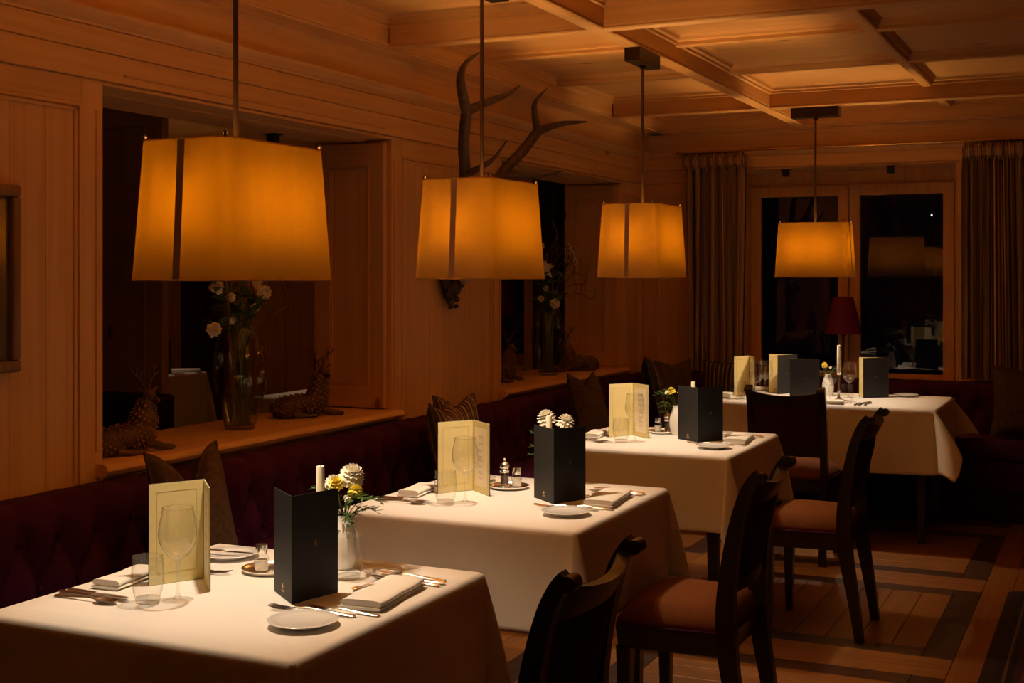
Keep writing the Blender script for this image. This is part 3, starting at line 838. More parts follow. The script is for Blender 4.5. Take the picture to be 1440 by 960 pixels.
# ================================================================ TABLEWARE
Z = CZ + .0022       # resting height on a cloth
def cut_mesh(kind):
    """cutlery lies along +y, business end at +y, origin under its middle"""
    g = G()
    def bar(pts, m=8):      # (y, half width, z, half thickness)
        v = []; f = []
        for y, w, z, h in pts:
            for k in range(m):
                a = 2 * PI * k / m; v.append((w * math.cos(a), y, z + h * math.sin(a)))
        for i in range(len(pts) - 1):
            for k in range(m): f.append((i * m + k, i * m + (k + 1) % m, (i + 1) * m + (k + 1) % m, (i + 1) * m + k))
        f += [tuple(range(m)), tuple(range((len(pts) - 1) * m, len(pts) * m))[::-1]]
        g.add(v, f)
    if kind == 'knife':
        bar([(-.11, .004, .0045, .003), (-.105, .0075, .0045, .004), (-.07, .0075, .005, .0042), (-.02, .006, .005, .004), (-.012, .0068, .005, .0042), (-.005, .005, .0045, .003)])
        bar([(-.008, .005, .004, .0012), (.01, .0095, .004, .0011), (.06, .0105, .004, .001), (.09, .009, .004, .0009), (.108, .004, .004, .0008), (.112, .0012, .004, .0006)], 6)
    else:
        fork = kind == 'fork'
        bar([(-.10, .003, .003, .0018), (-.097, .0085, .003, .0022), (-.075, .0085, .0035, .0022), (-.03, .0045, .006, .002), (.01, .0032, .009, .002), (.035, .0032, .0065, .0018)])
        if fork:
            bar([(.033, .0032, .0066, .0016), (.045, .011, .0045, .0014), (.056, .0125, .003, .0013), (.060, .012, .003, .0012)])
            for k in (-1.5, -.5, .5, 1.5):
                g.tube([(k * .0066, .058, .003), (k * .0066, .08, .004), (k * .0064, .097, .0068), (k * .0062, .103, .0085)], [.0019, .0018, .0014, .0007], 6)
        else:
            n, m = 14, 10
            def sp(u, v):
                a = 2 * PI * u; r = v; y = .067 + .036 * r * math.cos(a); x = .0195 * r * math.sin(a) * (1 - .12 * math.cos(a))
                return (x, y, .0018 + .0075 * r * r)
            g.grid(sp, n, m); g.grid(lambda u, v: tuple(c + d for c, d in zip(sp(u, v), (0, 0, -.0012 if v < 1 else 0))), n, m)
    return g.mesh(kind, 'silver', True, 45)
CUT = {k: cut_mesh(k) for k in ('knife', 'fork', 'spoon')}
PLATE = G().lathe([(0, .004), (.045, .004), (.052, .006), (.074, .0115), (.0755, .013), (.073, .0145), (.054, .009), (.047, .0072), (0, .0068)], 40).mesh('bread_plate', 'porcelain', True, 50)
PLATE_F = G().lathe([(.043, 0), (.045, 0), (.046, .004), (.042, .004)], 40).mesh('plate_foot', 'porcelain', True)
TUMB = G().lathe([(.0275, .010), (.0318, .025), (.0350, .045), (.0360, .062), (.0350, .082), (.0332, .105)], 36, caps=False).mesh('tumbler', 'glass', True, 70)
TUMB_B = G().lathe([(0, .0135), (.020, .0125), (.0262, .012), (.0278, .008), (.0262, .001), (.024, 0), (0, 0)], 36).mesh('glass_base', 'base_glass', True, 60)
WINE_B = G().lathe([(.0025, .094), (.010, .095), (.024, .104), (.036, .120), (.0425, .138), (.0435, .152), (.0415, .172), (.0375, .192), (.0345, .210)], 36, caps=False).mesh('bowl', 'glass', True, 70)
WINE_S = G().lathe([(.012, .004), (.006, .008), (.004, .018), (.0034, .05), (.0036, .08), (.006, .091), (.011, .0955)], 20, caps=False).mesh('glass_stem', 'glass', True, 70)
WINE_F = G().lathe([(.006, .0055), (.012, .004), (.034, .0012), (.0355, .0004)], 36, caps=False).mesh('foot', 'glass', True, 70)
WINE_R = G().lathe([(.0341, .2092), (.0352, .2104), (.0341, .2116), (.0334, .2104), (.0341, .2092)], 36, caps=False).mesh('rim', 'base_glass', True, 70)
TUMB_R = G().lathe([(.0325, .1045), (.0335, .1055), (.0342, .1045)], 36, caps=False).mesh('rim', 'base_glass', True, 70)

def wine_glass(label, p):
    t = thing('wine_glass', label, 'wine glass', (*p, Z), 0, 'empty wine glasses')
    link('bowl', WINE_B, t); link('stem', WINE_S, t); link('foot', WINE_F, t); link('rim', WINE_R, t)
def tumbler(label, p):
    t = tag(link('tumbler', TUMB, None, (*p, Z)), label, 'tumbler', 'water tumblers')
    link('glass_base', TUMB_B, t); link('rim', TUMB_R, t)
def plate(label, p):
    t = tag(link('bread_plate', PLATE, None, (*p, Z)), label, 'plate', 'white bread plates')
    link('plate_foot', PLATE_F, t)
def cutlery(kind, name, label, p, ang, z=0, sc=1.0):
    o = tag(link(name, CUT[kind], None, (*p, Z + z), (0, 0, ang)), label, kind, 'silver cutlery')
    o.scale = (sc, sc, sc)

def napkin_mesh():
    """linen napkin folded to a long pad with a soft rolled far edge"""
    g = G(); L, Wd = .125, .052
    layers = [(0.0, .007, 1.0), (.006, .016, .965)]
    for z0, th, k in layers:
        def fn(u, v, z0=z0, th=th, k=k):
            a = 2 * PI * v; x = (2 * u - 1) * L * k
            c, s_ = math.cos(a), math.sin(a)
            y = Wd * k * math.copysign(abs(c) ** .5, c); zz = th / 2 * math.copysign(abs(s_) ** .75, s_)
            wob = .0016 * math.sin(x * 40 + z0 * 300) * (abs(c))
            return (x, y + wob, z0 + th / 2 + zz + .0018 * math.cos(x * 14) * (y / Wd))
        g.grid(fn, 18, 20)
        for u in (0, 1):
            o = len(g.v); ring = [fn(u, k2 / 20) for k2 in range(20)]
            g.add(ring, [tuple(range(20)) if u else tuple(range(20))[::-1]])
    return g.mesh('napkin', 'napkin', True, 60)
NAP = napkin_mesh()

# ---------------- folded menu cards
def menu(label, p, a_left, a_right, w=.142, h=.242, z=None):
    """spine at p; a_left / a_right = directions (degrees) of the two covers; inside is between them"""
    t = thing('menu_card', label, 'menu', (*p, Z if z is None else z), 0, 'folded menu cards')
    mid = R((a_left + a_right) / 2); ins = Vector((math.cos(mid), math.sin(mid), 0))
    for side, a in (('l', R(a_left)), ('r', R(a_right))):
        d = Vector((math.cos(a), math.sin(a), 0)); nrm = Vector((-d.y, d.x, 0))
        if nrm.dot(ins) < 0: nrm = -nrm
        def slab(u0, u1, z0, z1, n0, n1):
            v = [tuple(d * (u * w) + nrm * n + Vector((0, 0, zz))) for zz in (z0, z1) for n in (n0, n1) for u in (u0, u1)]
            return G().add(v, [(0, 2, 3, 1), (4, 5, 7, 6), (0, 1, 5, 4), (2, 6, 7, 3), (0, 4, 6, 2), (1, 3, 7, 5)])
        cv = ob('cover', slab(0, 1, 0, h, 0, .0016), 'cover', t)
        hv = abs(R(a_right - a_left)) / 2; u0 = max(.004, .0036 / (w * math.tan(hv)))     # pages stop short of the fold
        ob('inner_page', slab(u0, .992, .001, h - .001, .0017, .0030), 'cream', t)
        if side == 'r':
            pg = ob('menu_sheet', slab(.15, .86, .022, h - .022, .0031, .0036), 'insert', t)
            g = G(); rr = random.Random(5); zc = h - .05
            for k, nl in enumerate((2, 2, 2, 4, 1, 2, 1)):
                for _ in range(nl):
                    hw = rr.uniform(.07, .15)
                    s_ = slab(.505 - hw, .505 + hw, zc, zc + .0014, .0037, .0039); g.add(s_.v, s_.f); zc -= .0052
                zc -= .0125
            ob('printed_text', g, 'ink', pg)
            # crest on the outside in the middle of the cover
            g = G()
            for s_ in (slab(.47, .53, h * .5, h * .5 + .0007, -.0004, -.0001), slab(.47, .53, h * .5 + .011, h * .5 + .0117, -.0004, -.0001), slab(.47, .476, h * .5, h * .5 + .0117, -.0004, -.0001), slab(.524, .53, h * .5, h * .5 + .0117, -.0004, -.0001), slab(.49, .51, h * .5 + .003, h * .5 + .009, -.0004, -.0001)):
                g.add(s_.v, s_.f)
            ob('crest', g, 'gold', cv)
        else:
            g = G()
            for s_ in (slab(.18, .86, h - .022, h - .0212, .0031, .0033), slab(.155, .16, .026, h - .022, .0031, .0033), slab(.18, .86, .026, .0268, .0031, .0033), slab(.86, .866, .026, h - .022, .0031, .0033)):
                g.add(s_.v, s_.f)
            ob('debossed_frame', g, 'deboss', t)
            g = G()
            for s_ in (slab(.475, .525, .0215, .029, -.0004, -.0001), slab(.485, .515, .029, .032, -.0004, -.0001), slab(.43, .57, .0165, .0178, -.0004, -.0001), slab(.44, .56, .0135, .0144, -.0004, -.0001)):
                g.add(s_.v, s_.f)
            ob('crest', g, 'gold', cv)
    return t

def setting(edge, ang, who, dx=0.0, nap=.08, parts='kscfpnudt', plate_pos=(-.19, .12), tum=(.195, .255), wine=None, naps=1.0, napy=.082):
    """place setting in guest coordinates: x to the guest's right, y toward the table centre; who = words for the labels"""
    c, s = math.cos(ang), math.sin(ang)
    def P(x, y): return (edge[0] + c * x - s * y, edge[1] + s * x + c * y)
    if 'k' in parts: cutlery('knife', 'dinner_knife', 'silver dinner knife right of the napkin, ' + who, P(.246 + dx, .115), ang, 0, .94)
    if 's' in parts: cutlery('spoon', 'soup_spoon', 'silver soup spoon next to the knife, ' + who, P(.275 + dx, .118), ang, 0, .92)
    if 'c' in parts: cutlery('knife', 'small_knife', 'small silver knife between napkin and big knife, ' + who, P(.2235 + dx, .105), ang, 0, .82)
    if 'f' in parts:
        if 'o' not in parts: cutlery('fork', 'dinner_fork', 'outer silver fork beside the bread plate, ' + who, P(-.100, .155), ang + R(5), .001, 1.05)
        cutlery('fork', 'salad_fork', 'inner silver fork beside the napkin, ' + who, P(-.068, .096), ang + R(3), 0, .90)
    if 'd' in parts: cutlery('spoon', 'dessert_spoon', 'silver dessert spoon lying crosswise above the napkin, ' + who, P(nap + .076, .176), ang + R(88), 0, .56)
    if 'p' in parts: plate('white bread plate, ' + who, P(*plate_pos))
    if 'b' in parts: cutlery('knife', 'butter_knife', 'silver butter knife resting on the bread plate, ' + who, P(plate_pos[0] + .015, plate_pos[1]), ang + R(8), .0158, .72)
    if 'n' in parts: tag(link('napkin', NAP, None, (*P(nap, napy), Z + .0022), (0, 0, ang + R(6))), 'folded cream linen napkin, ' + who, 'napkin', 'folded napkins').scale = (naps, max(naps, .75), 1)
    if 'u' in parts: tumbler('clear water tumbler, ' + who, P(*tum))
    if wine: wine_glass('tall empty wine glass, ' + who, P(*wine))

def tray_set(n, c, order):
    t = tag(ob('tray', G().lathe([(0, .003), (.058, .003), (.064, .006), (.068, .011), (.070, .011), (.066, .0035), (.058, .0), (0, 0)], 36), 'silver', None, True, (*c, Z)), 'small round silver tray holding shakers on ' + n, 'tray', 'silver cruet trays')
    z = Z + .0035
    ps, pp = order
    s = thing('salt_shaker', 'short glass salt shaker with silver cap on ' + n, 'salt shaker', (c[0] + ps[0], c[1] + ps[1], z), 0, 'salt shakers')
    ob('glass_body', G().lathe([(0, 0), (.017, 0), (.019, .004), (.0185, .03), (.014, .042), (.0135, .046)], 20), 'glass', s, True)
    ob('salt', G().lathe([(0, .003), (.0155, .003), (.0165, .006), (.016, .028), (0, .03)], 16), 'salt', s, True)
    ob('cap', G().lathe([(.0142, .044), (.0148, .046), (.0148, .062), (.0135, .066), (0, .067)], 20), 'silver', s, True)
    m = thing('pepper_mill', 'silver-topped pepper mill with round knob on ' + n, 'pepper mill', (c[0] + pp[0], c[1] + pp[1], z), 0, 'pepper mills')
    ob('glass_body', G().lathe([(.0155, .012), (.0150, .03), (.0150, .052)], 20, caps=False), 'glass', m, True)
    ob('peppercorns', G().lathe([(0, .012), (.0135, .012), (.0135, .042), (0, .046)], 16), 'pepper', m, True)
    ob('base', G().lathe([(0, 0), (.018, 0), (.0185, .004), (.0165, .009), (.0165, .013), (0, .0135)], 20), 'silver', m, True)
    ob('crown', G().lathe([(.0155, .052), (.0165, .054), (.0165, .06), (.0125, .064), (.017, .070), (.0175, .076), (.014, .083), (.006, .087), (.0035, .089), (0, .0895)], 20), 'silver', m, True)
    ob('knob', G().lathe([(0, .088), (.0035, .0885), (.0032, .0905), (.0058, .094), (.0055, .098), (.002, .1015), (0, .102)], 14), 'silver', m, True)

def rosette(rad, layers=5, pet=9, seed=0):
    rr = random.Random(seed); g = G()
    for k in range(layers):
        f = (k + 1) / layers; r0 = rad * (.35 + .65 * f); tilt = lerp(1.35, -.55, f); ph = rr.uniform(0, 6)
        def fn(u, v, r0=r0, tilt=tilt, ph=ph, f=f):
            a = 2 * PI * u; sc = 1 + .10 * math.sin(pet * a + ph) + .05 * math.sin(2 * pet * a + 1.3 * ph)
            r = r0 * v * sc * math.cos(tilt * v)
            z = r0 * v * math.sin(tilt * v) * (1 if tilt > 0 else 1.3) + .35 * rad * (1 - f) + .07 * rad * math.sin(pet * 2 * a + ph) * v * v
            return (r * math.cos(a), r * math.sin(a), z)
        g.grid(fn, 40, 5)
    return g
CARN_W = rosette(.024, 6, 9, 1).mesh('blossom', 'petal_w', True, 80)
CARN_Y = rosette(.021, 6, 8, 2).mesh('blossom', 'petal_y', True, 80)
CHRYS = rosette(.036, 7, 14, 3).mesh('blossom', 'petal_w', True, 80)
BUD = rosette(.010, 3, 6, 4).mesh('blossom', 'petal_w', True, 80)
def leafy(seed, length, n, leaf):
    """feathery sprig from the origin upward, drooping along +x"""
    rr = random.Random(seed); g = G()
    pts = bez([(0, 0, 0), (length * .25, 0, length * .45), (length * .6, 0, length * .7), (length, 0, length * .62)], 5)
    g.tube(pts, [lerp(.0016, .0007, i / len(pts)) for i in range(len(pts))], 5)
    for k in range(n):
        p = pts[int(lerp(3, len(pts) - 1, k / max(1, n - 1)))]
        for s in (-1, 1):
            a = rr.uniform(.5, 1.0) * s; l = leaf * rr.uniform(.7, 1.1); w = l * .17
            d = Vector((math.cos(a), math.sin(a), rr.uniform(-.3, .35))).normalized(); q = d.cross(Vector((0, 0, 1))).normalized()
            b = p + d * l * .45
            g.add([p, b + q * w, p + d * l, b - q * w], [(0, 1, 2, 3)])
    return g.mesh('sprig', 'leaf')
SPRIG = [leafy(i, .075 + .012 * i, 11, .026) for i in range(4)]
def bouquet(n, c, flowers, sprigs, hv=.135):
    """small white bud vase with flowers; flowers = [(mesh key, dx, dy, z)]"""
    v = tag(ob('bud_vase', G().lathe([(0, 0), (.022, 0), (.026, .004), (.034, .03), (.0365, .055), (.033, .085), (.024, .112), (.019, .125), (.021, hv), (.0195, hv), (.0175, .125), (.022, .112), (.030, .085), (.033, .055), (.030, .03), (.02, .008), (0, .008)], 28), 'porcelain', None, True, (*c, Z)), 'small rounded white bud vase with flowers on ' + n, 'vase', 'white bud vases')
    for i, (mesh, nm, dx, dy, z, rx, ry) in enumerate(flowers):
        word = {'blossom': 'white carnation', 'y': 'yellow carnation', 'c': 'white chrysanthemum', 'b': 'small white button flower'}[nm]
        t = thing('carnation' if 'carn' in word else ('chrysanthemum' if nm == 'c' else 'button_flower'), '%s in the bud vase on %s%s' % (word, n, ('', ', left', ', right', ', front', ', low', ', back')[i % 6]), 'flower', (c[0], c[1], Z + .012), 0, 'flowers in the bud vases')
        top = Vector((dx, dy, z - .012)); q = Vector((dx * .1, dy * .1, hv - .03))
        ob('stem', G().tube(bez([(dx * .05, dy * .05, 0), q, top], 5), .0017, 6), 'stem', t, True)
        b = link('blossom', mesh, t, top, (rx, ry, i)); 
    for i, (k, az, z) in enumerate(sprigs):
        t = thing('green_sprig', 'feathery green sprig in the bud vase on %s, %s' % (n, ('left side', 'right side', 'hanging right', 'toward the camera', 'upper right', 'upper left', 'rear', 'low front')[i % 8]), 'sprig', (c[0], c[1], Z + .10), 0, 'green sprigs in the bud vases')
        ob('stem', G().tube([(0, 0, -.07), (0, 0, z)], .0015, 5), 'stem', t)
        link('leaves', SPRIG[k], t, (0, 0, z), (0, 0, az))

def candle(n, c, zt=.285, stick=.10):
    t = tag(ob('candlestick', G().lathe([(0, 0), (.036, 0), (.038, .003), (.034, .008), (.014, .014), (.008, .024), (.0065, .05), (.009, .06), (.0065, .07), (.007, stick - .016), (.014, stick - .008), (.015, stick), (.0115, stick), (.0115, stick - .01), (0, stick - .01)], 28), 'silver', None, True, (*c, Z)), 'slim silver candlestick on ' + n, 'candlestick', 'silver candlesticks')
    k = tag(ob('candle', G().lathe([(0, 0), (.0105, 0), (.0100, zt - stick), (.009, zt - stick + .002), (0, zt - stick)], 18), 'wax', None, True, (*c, Z + stick - .0098)), 'unlit ivory taper candle on ' + n, 'candle', 'ivory taper candles')
    ob('wick', G().tube([(0, 0, zt - stick - .001), (.0006, 0, zt - stick + .008)], .0008, 5), 'black_metal', k)

for i in range(3):
    cx, cy, hx, hy = TAB[i]; n = NEAR[i]
    setting((cx + hx, cy), R(90), 'chair side of ' + n, parts='kscfpnud', plate_pos=(-.190, .118), tum=(.200, .253))
    setting((cx - hx, cy), R(-90), 'bench side of ' + n, dx=-.045, nap=.055, naps=.68, parts='kscfpnub', plate_pos=(-.270, .135), tum=(.184, .258), wine=(.14, .307))
    tr = [(cx - .075, cy + .185), (cx - .086, cy + .178), (cx - .083, cy + .222)][i]
    tray_set(n, tr, [((-.012, -.018), (.030, .018)), ((.020, .018), (-.012, -.012)), ((-.022, -.008), (.022, .0))][i])
a = [(-118, -46), (-122, -40), (-122, -40)]
menu('open menu card showing cream inside, bench side of the nearest table', (-2.012, 2.505), *a[0])
menu('open menu card showing cream inside, bench side of the second table', (-2.000, 3.925), *a[1])
menu('open menu card showing cream inside, bench side of the third table', (-2.020, 5.590), *a[2])
menu('black menu card with narrow left cover, chair side of the nearest table', (-1.672, 2.385), 142, 77)
menu('black menu card standing in front of white flowers on the second table', (-1.640, 3.789), 141, 66)
menu('black menu card beside yellow flowers on the third table', (-1.670, 5.459), 146, 56)

F = [(CHRYS, 'c', .012, .020, .235, .15, .3), (CARN_Y, 'y', -.012, -.018, .218, .3, -.3), (CARN_Y, 'y', .040, -.006, .200, .3, .6), (CARN_W, 'blossom', -.038, .012, .214, -.2, -.5), (BUD, 'b', .030, -.035, .185, .8, .5)]
bouquet(NEAR[0], (-1.760, 2.735), F, [(0, R(205), .02), (1, R(180), .04), (2, R(10), .01), (1, R(-20), .03), (3, R(-5), -.02), (0, R(40), .0), (2, R(150), .03), (2, R(-50), -.02)])
F2 = [(CHRYS, 'c', -.028, -.012, .240, .1, -.3), (CHRYS, 'c', .038, .012, .225, .1, .4), (BUD, 'b', -.045, .01, .215, .1, -.5)]
bouquet(NEAR[1], (-1.785, 4.130), F2, [(0, R(200), -.01), (1, R(185), -.05), (0, R(215), .04), (2, R(60), .0)])
F3 = [(CARN_Y, 'y', -.022, -.018, .205, .1, -.4), (CARN_Y, 'y', .020, .012, .200, .1, .4), (BUD, 'b', -.045, -.012, .195, .2, -.5)]
bouquet(NEAR[2], (-1.845, 5.700), F3, [(0, R(200), -.02), (1, R(215), -.01), (0, R(180), -.05), (2, R(190), .02), (0, R(60), .01), (1, R(170), .04)])
candle(NEAR[0], (-1.740, 2.600)); candle(NEAR[1], (-1.745, 3.990), .268); candle(NEAR[2], (-1.755, 5.665), .258)

# ---------------- the far corner table
n = NEAR[3]
setting((-2.19, 7.70), R(-90), 'left end of ' + n, nap=.095, naps=.5, napy=.036, parts='knu', tum=(.197, .155), wine=(.13, .235))
setting((-1.40, 8.17), R(180), 'window side of %s, right place' % n, nap=-.06, naps=.6, napy=.085, parts='kpn', plate_pos=(-.240, .085))
setting((-1.98, 8.17), R(180), 'window side of %s, left place' % n, nap=.085, naps=.6, napy=.062, parts='kn')
setting((-1.565, 7.37), R(0), 'chair side of ' + n, nap=.07, naps=.7, napy=.058, parts='kscfopnu', plate_pos=(-.21, .10), tum=(.152, .172), wine=(.055, .160))
wine_glass('tall empty wine glass left of the menu backs on ' + n, (-1.965, 7.835))
wine_glass('tall empty wine glass right of the candle on ' + n, (-1.455, 7.84))
menu('open menu card showing cream inside, left end of the far table', (-2.055, 7.800), -118, -62)
menu('grey-backed menu card half open at the window side of the far table', (-1.815, 8.045), 195, 240, .175)
menu('black menu card just behind the square-on chair back, far table', (-1.590, 7.640), 186, 200, .175)
menu('black menu card with a pale edge at the right of the far table', (-1.245, 7.970), 196, 222, .175)
bouquet(n, (-1.60, 7.93), [(CARN_Y, 'y', -.02, -.01, .19, .2, -.2), (BUD, 'b', .02, -.02, .175, .5, .3)], [(0, R(200), .0), (1, R(20), .01), (0, R(-60), .0)])
candle(n, (-1.475, 7.62), .335, .17)

# ================================================================ CURTAINS AND ROD
def make_curtain(label, x0, x1, y, z0, z1, seed, folds, m='curtain', depth=.034, stripes_n=1.0, name='curtain'):
    rr = random.Random(seed); ph = [rr.uniform(0, 6.28) for _ in range(6)]
    g = G(); nu, nv = folds * 12, 26
    t = thing(name, label, 'curtain', ((x0 + x1) / 2, y, z0), 0, 'striped curtains at the back window' if m == 'curtain' else None)
    w = x1 - x0; H = z1 - z0
    def fn(u, v):
        a = 2 * PI * folds * u; top = max(0, (v - .9) / .1)
        sway = .02 * math.sin(3 * u * PI + ph[0]) * (1 - v)
        x = (u - .5) * w * lerp(.96, 1.0, v) + .010 * math.sin(2 * a + ph[1]) * (1 - top) + sway
        y = depth * (math.sin(a + ph[2] + .5 * math.sin(2.3 * PI * u + ph[3]) + .7 * (1 - v) * math.sin(5 * u + ph[4])) * lerp(1, .45, top)) + .012 * math.sin(2.7 * a + ph[5]) * (1 - top)
        return (x, y, v * H)
    g.grid(fn, nu, nv, lambda u, v: (u * stripes_n, v))
    ob('drape', g, m, t, smooth=True, angle=80)
    if m == 'curtain':
        # gathered heading: puffed pencil pleats under the hooks
        gh = G(); k = folds * 3
        for i in range(k):
            u = (i + .5) / k; x = (u - .5) * w
            gh.tube([(x, .0, H - .10), (x + .004, -.030, H - .065), (x, -.036, H - .03), (x - .003, -.012, H + .008)], [.005, .020 + .005 * math.sin(i * 2.1), .017, .006], 8)
        gh.uv = {i: (((v[0] / w + .5) * stripes_n), 0) for i, v in enumerate(gh.v)}
        ob('heading', gh, 'curtain', t, smooth=True)
    return t
make_curtain('striped brown curtain gathered at the left of the back window, by the corner', -2.745, -2.305, 8.655, .835, 2.335, 3, 7, stripes_n=1.0)
make_curtain('striped brown curtain at the right edge of the picture, hanging behind the banquette', -.885, -.15, 8.655, .835, 2.335, 5, 11, stripes_n=1.7)
rod = thing('curtain_rod', 'thin brass curtain rod across the back wall above the window', 'curtain rod', (-1.4, 8.655, 2.36))
ob('rod_bar', G().tube([(-1.40, 0, 0), (1.45, 0, 0)], .0065, 10), 'brass', rod, True)
for x in (-1.40, 1.45): ob('rod_end', G().ball((x, 0, 0), .013, 10, 7), 'brass', rod, True)
for x in (-1.05, .55, 1.2): ob('bracket', G().tube([(x, 0, 0), (x, .07, 0)], .005, 8).tube([(x, .064, 0), (x, .076, 0)], .014, 10), 'brass', rod, True)
rg = G(); 
for k in range(12):
    a0, a1 = 2 * PI * k / 12, 2 * PI * (k + 1) / 12
ringm = G().tube([(0, .012 * math.cos(2 * PI * k / 14), .012 * math.sin(2 * PI * k / 14) - .005) for k in range(15)], .0016, 5).mesh('ring', 'brass', True)
for i in range(9): link('ring', ringm, rod, (-1.33 + i * .05, 0, 0))
for i in range(14): link('ring', ringm, rod, (.53 + i * .05, 0, 0))

# small black spotlights on the lintels
def spot_block(label, loc):
    t = thing('spotlight', label, 'spotlight', loc, 0, 'small black lintel spotlights')
    ob('housing', G().box(-.022, .022, -.022, .022, -.05, -.003, .003), 'black_metal', t)
    ob('mount_plate', G().box(-.034, .034, -.03, .03, -.003, 0), 'black_metal', t)
spot_block('small black spotlight block under the back window lintel, left one', (-2.075, 8.85, NZ1 - .012))
spot_block('small black spotlight block under the back window lintel, right one', (-1.37, 8.85, NZ1 - .012))
spot_block('small black spotlight block above the nearest lampshade, under the first opening head', (-3.44, 4.76, ZH - .016))

# ================================================================ CUSHIONS
def cushion(label, loc, rz, w, h, th, m, chop=0.0, lean=R(-12), tilt=0.0, uvs=1.0, group='cushions on the banquettes'):
    """stands on its lower edge, faces local +y; chop = depth of the dent in the top edge"""
    t = thing('cushion', label, 'cushion', loc, rz, group)
    g = G(); n = 22
    def fn(u, v, s):
        a, b = 2 * u - 1, 2 * v - 1
        ex = 1 - .10 * (1 - b * b); ez = 1 - .10 * (1 - a * a)
        x = w / 2 * a * ex; z = h / 2 + h / 2 * b * ez
        d = math.exp(-(a / .42) ** 2) * max(0, b) ** 1.5
        z -= chop * d
        y = s * th / 2 * (max(0, 1 - a ** 4) * max(0, 1 - b ** 4)) ** .55 * (1 - .45 * d * (1 if chop else 0))
        ct, st = math.cos(tilt), math.sin(tilt)
        x, zz = x * ct - (z - 0) * st, x * st + z * ct
        cl, sl = math.cos(lean), math.sin(lean)
        zz += w / 2 * abs(st)
        return (x, y * cl + zz * sl, zz * cl - y * sl)
    g.grid(lambda u, v: fn(u, v, 1), n, n, lambda u, v: (u * uvs, v)); g.grid(lambda u, v: fn(u, v, -1), n, n, lambda u, v: (u * uvs, v))
    ob('cushion_cover', g, m, t, smooth=True, angle=85)
    edge = [fn(k / n, 0, 0) for k in range(n)] + [fn(1, k / n, 0) for k in range(n)] + [fn(1 - k / n, 1, 0) for k in range(n)] + [fn(0, 1 - k / n, 0) for k in range(n + 1)]
    ob('piping', G().tube(edge, .005, 6), 'cush_brown', t, smooth=True)
    return t
SZ = .513
cushion('brown jacquard cushion with a dented top behind the nearest cream menu', (-2.70, 3.37, SZ), R(-90), .36, .43, .12, 'cush_brown', .13, R(-14))
cushion('finely striped cushion leaning on the banquette behind the second table, front one', (-2.57, 4.93, SZ), R(-72), .40, .43, .13, 'cush_stripe', .05, R(-14), R(4), .8)
cushion('finely striped cushion tucked behind another striped one near the second table', (-2.715, 5.25, SZ), R(-92), .38, .43, .10, 'cush_stripe', .04, R(-10), R(3), .8)
cushion('brown velvet cushion with a dented top between second and third tables', (-2.665, 6.78, SZ), R(-86), .46, .43, .13, 'cush_brown', .10, R(-14), R(3))
cushion('dark striped cushion behind the third table, pointed corner up at its left', (-2.63, 7.86, SZ), R(-72), .42, .45, .13, 'cush_stripe2', .06, R(-14), R(6))
cushion('brown cushion in the banquette corner between two striped ones', (-2.66, 8.27, SZ), R(-122), .32, .42, .11, 'cush_brown', .02, R(-10), R(0))
cushion('broad-striped cushion in the corner left of the far table', (-2.40, 8.36, SZ), R(-178), .28, .42, .11, 'cush_stripe2', .0, R(-12), R(0))
cushion('striped cushion standing under the left curtain beside the far menu', (-2.085, 8.37, SZ), R(-176), .30, .41, .11, 'cush_stripe2', .0, R(-12), R(0))
cushion('brown cushion on the back banquette at the right picture edge', (-.47, 8.36, SZ), R(-178), .46, .44, .13, 'cush_brown', .02, R(-13), R(0))

# ================================================================ WALL OBJECTS
pic = thing('picture_frame', 'framed picture in brown gilded wood at the left picture edge', 'picture', (XW, 2.68, 1.49))
PW, PH, FW = .24, .287, .036
for (y0, y1, z0, z1) in ((-PW, PW, PH - FW, PH), (-PW, PW, -PH, -PH + FW), (-PW, -PW + FW, -PH + FW, PH - FW), (PW - FW, PW, -PH + FW, PH - FW)):
    ob('frame_bar', G().box(.006, .034, y0, y1, z0, z1, .008), 'frame_wood', pic, True)
ob('picture_print', G().box(.008, .012, -PW + FW - .004, PW - FW + .004, -PH + FW - .004, PH - FW + .004), 'print', pic)
ob('picture_glass', G().box(.016, .0165, -PW + FW - .004, PW - FW + .004, -PH + FW - .004, PH - FW + .004), 'glass', pic)

ant = thing('antler_trophy', 'stag antlers on a dark carved wall plaque between the window openings', 'antlers', (0, 0, 0))
def antler(chain, r0, r1):
    p = bez(chain, 7); return G().tube(p, [lerp(r0, r1, (i / (len(p) - 1)) ** 1.3) for i in range(len(p))], 10)
LB = [(-2.985, 5.742, 1.66), (-2.95, 5.69, 1.72), (-2.92, 5.631, 1.806), (-2.85, 5.503, 1.999), (-2.80, 5.392, 2.131), (-2.75, 5.332, 2.289)]
LU = [(-2.755, 5.335, 2.27), (-2.72, 5.217, 2.356), (-2.70, 5.172, 2.413), (-2.68, 5.189, 2.47), (-2.66, 5.279, 2.528)]
LR_ = [(-2.755, 5.335, 2.27), (-2.68, 5.439, 2.325), (-2.64, 5.551, 2.371), (-2.62, 5.637, 2.422)]
LL = [(-2.86, 5.51, 1.985), (-2.75, 5.465, 2.013), (-2.68, 5.477, 2.059), (-2.62, 5.493, 2.142)]
RB = [(-2.985, 5.778, 1.66), (-2.95, 5.785, 1.72), (-2.92, 5.779, 1.813), (-2.85, 5.907, 2.017), (-2.80, 6.06, 2.149), (-2.75, 6.157, 2.268)]
RU = [(-2.755, 6.15, 2.26), (-2.72, 6.036, 2.335), (-2.70, 6.0, 2.392), (-2.67, 6.077, 2.469)]
RR_ = [(-2.755, 6.15, 2.26), (-2.68, 6.298, 2.309), (-2.62, 6.515, 2.341)]
RL = [(-2.86, 5.92, 2.02), (-2.75, 5.951, 2.01), (-2.68, 6.018, 2.012), (-2.62, 6.157, 2.042)]
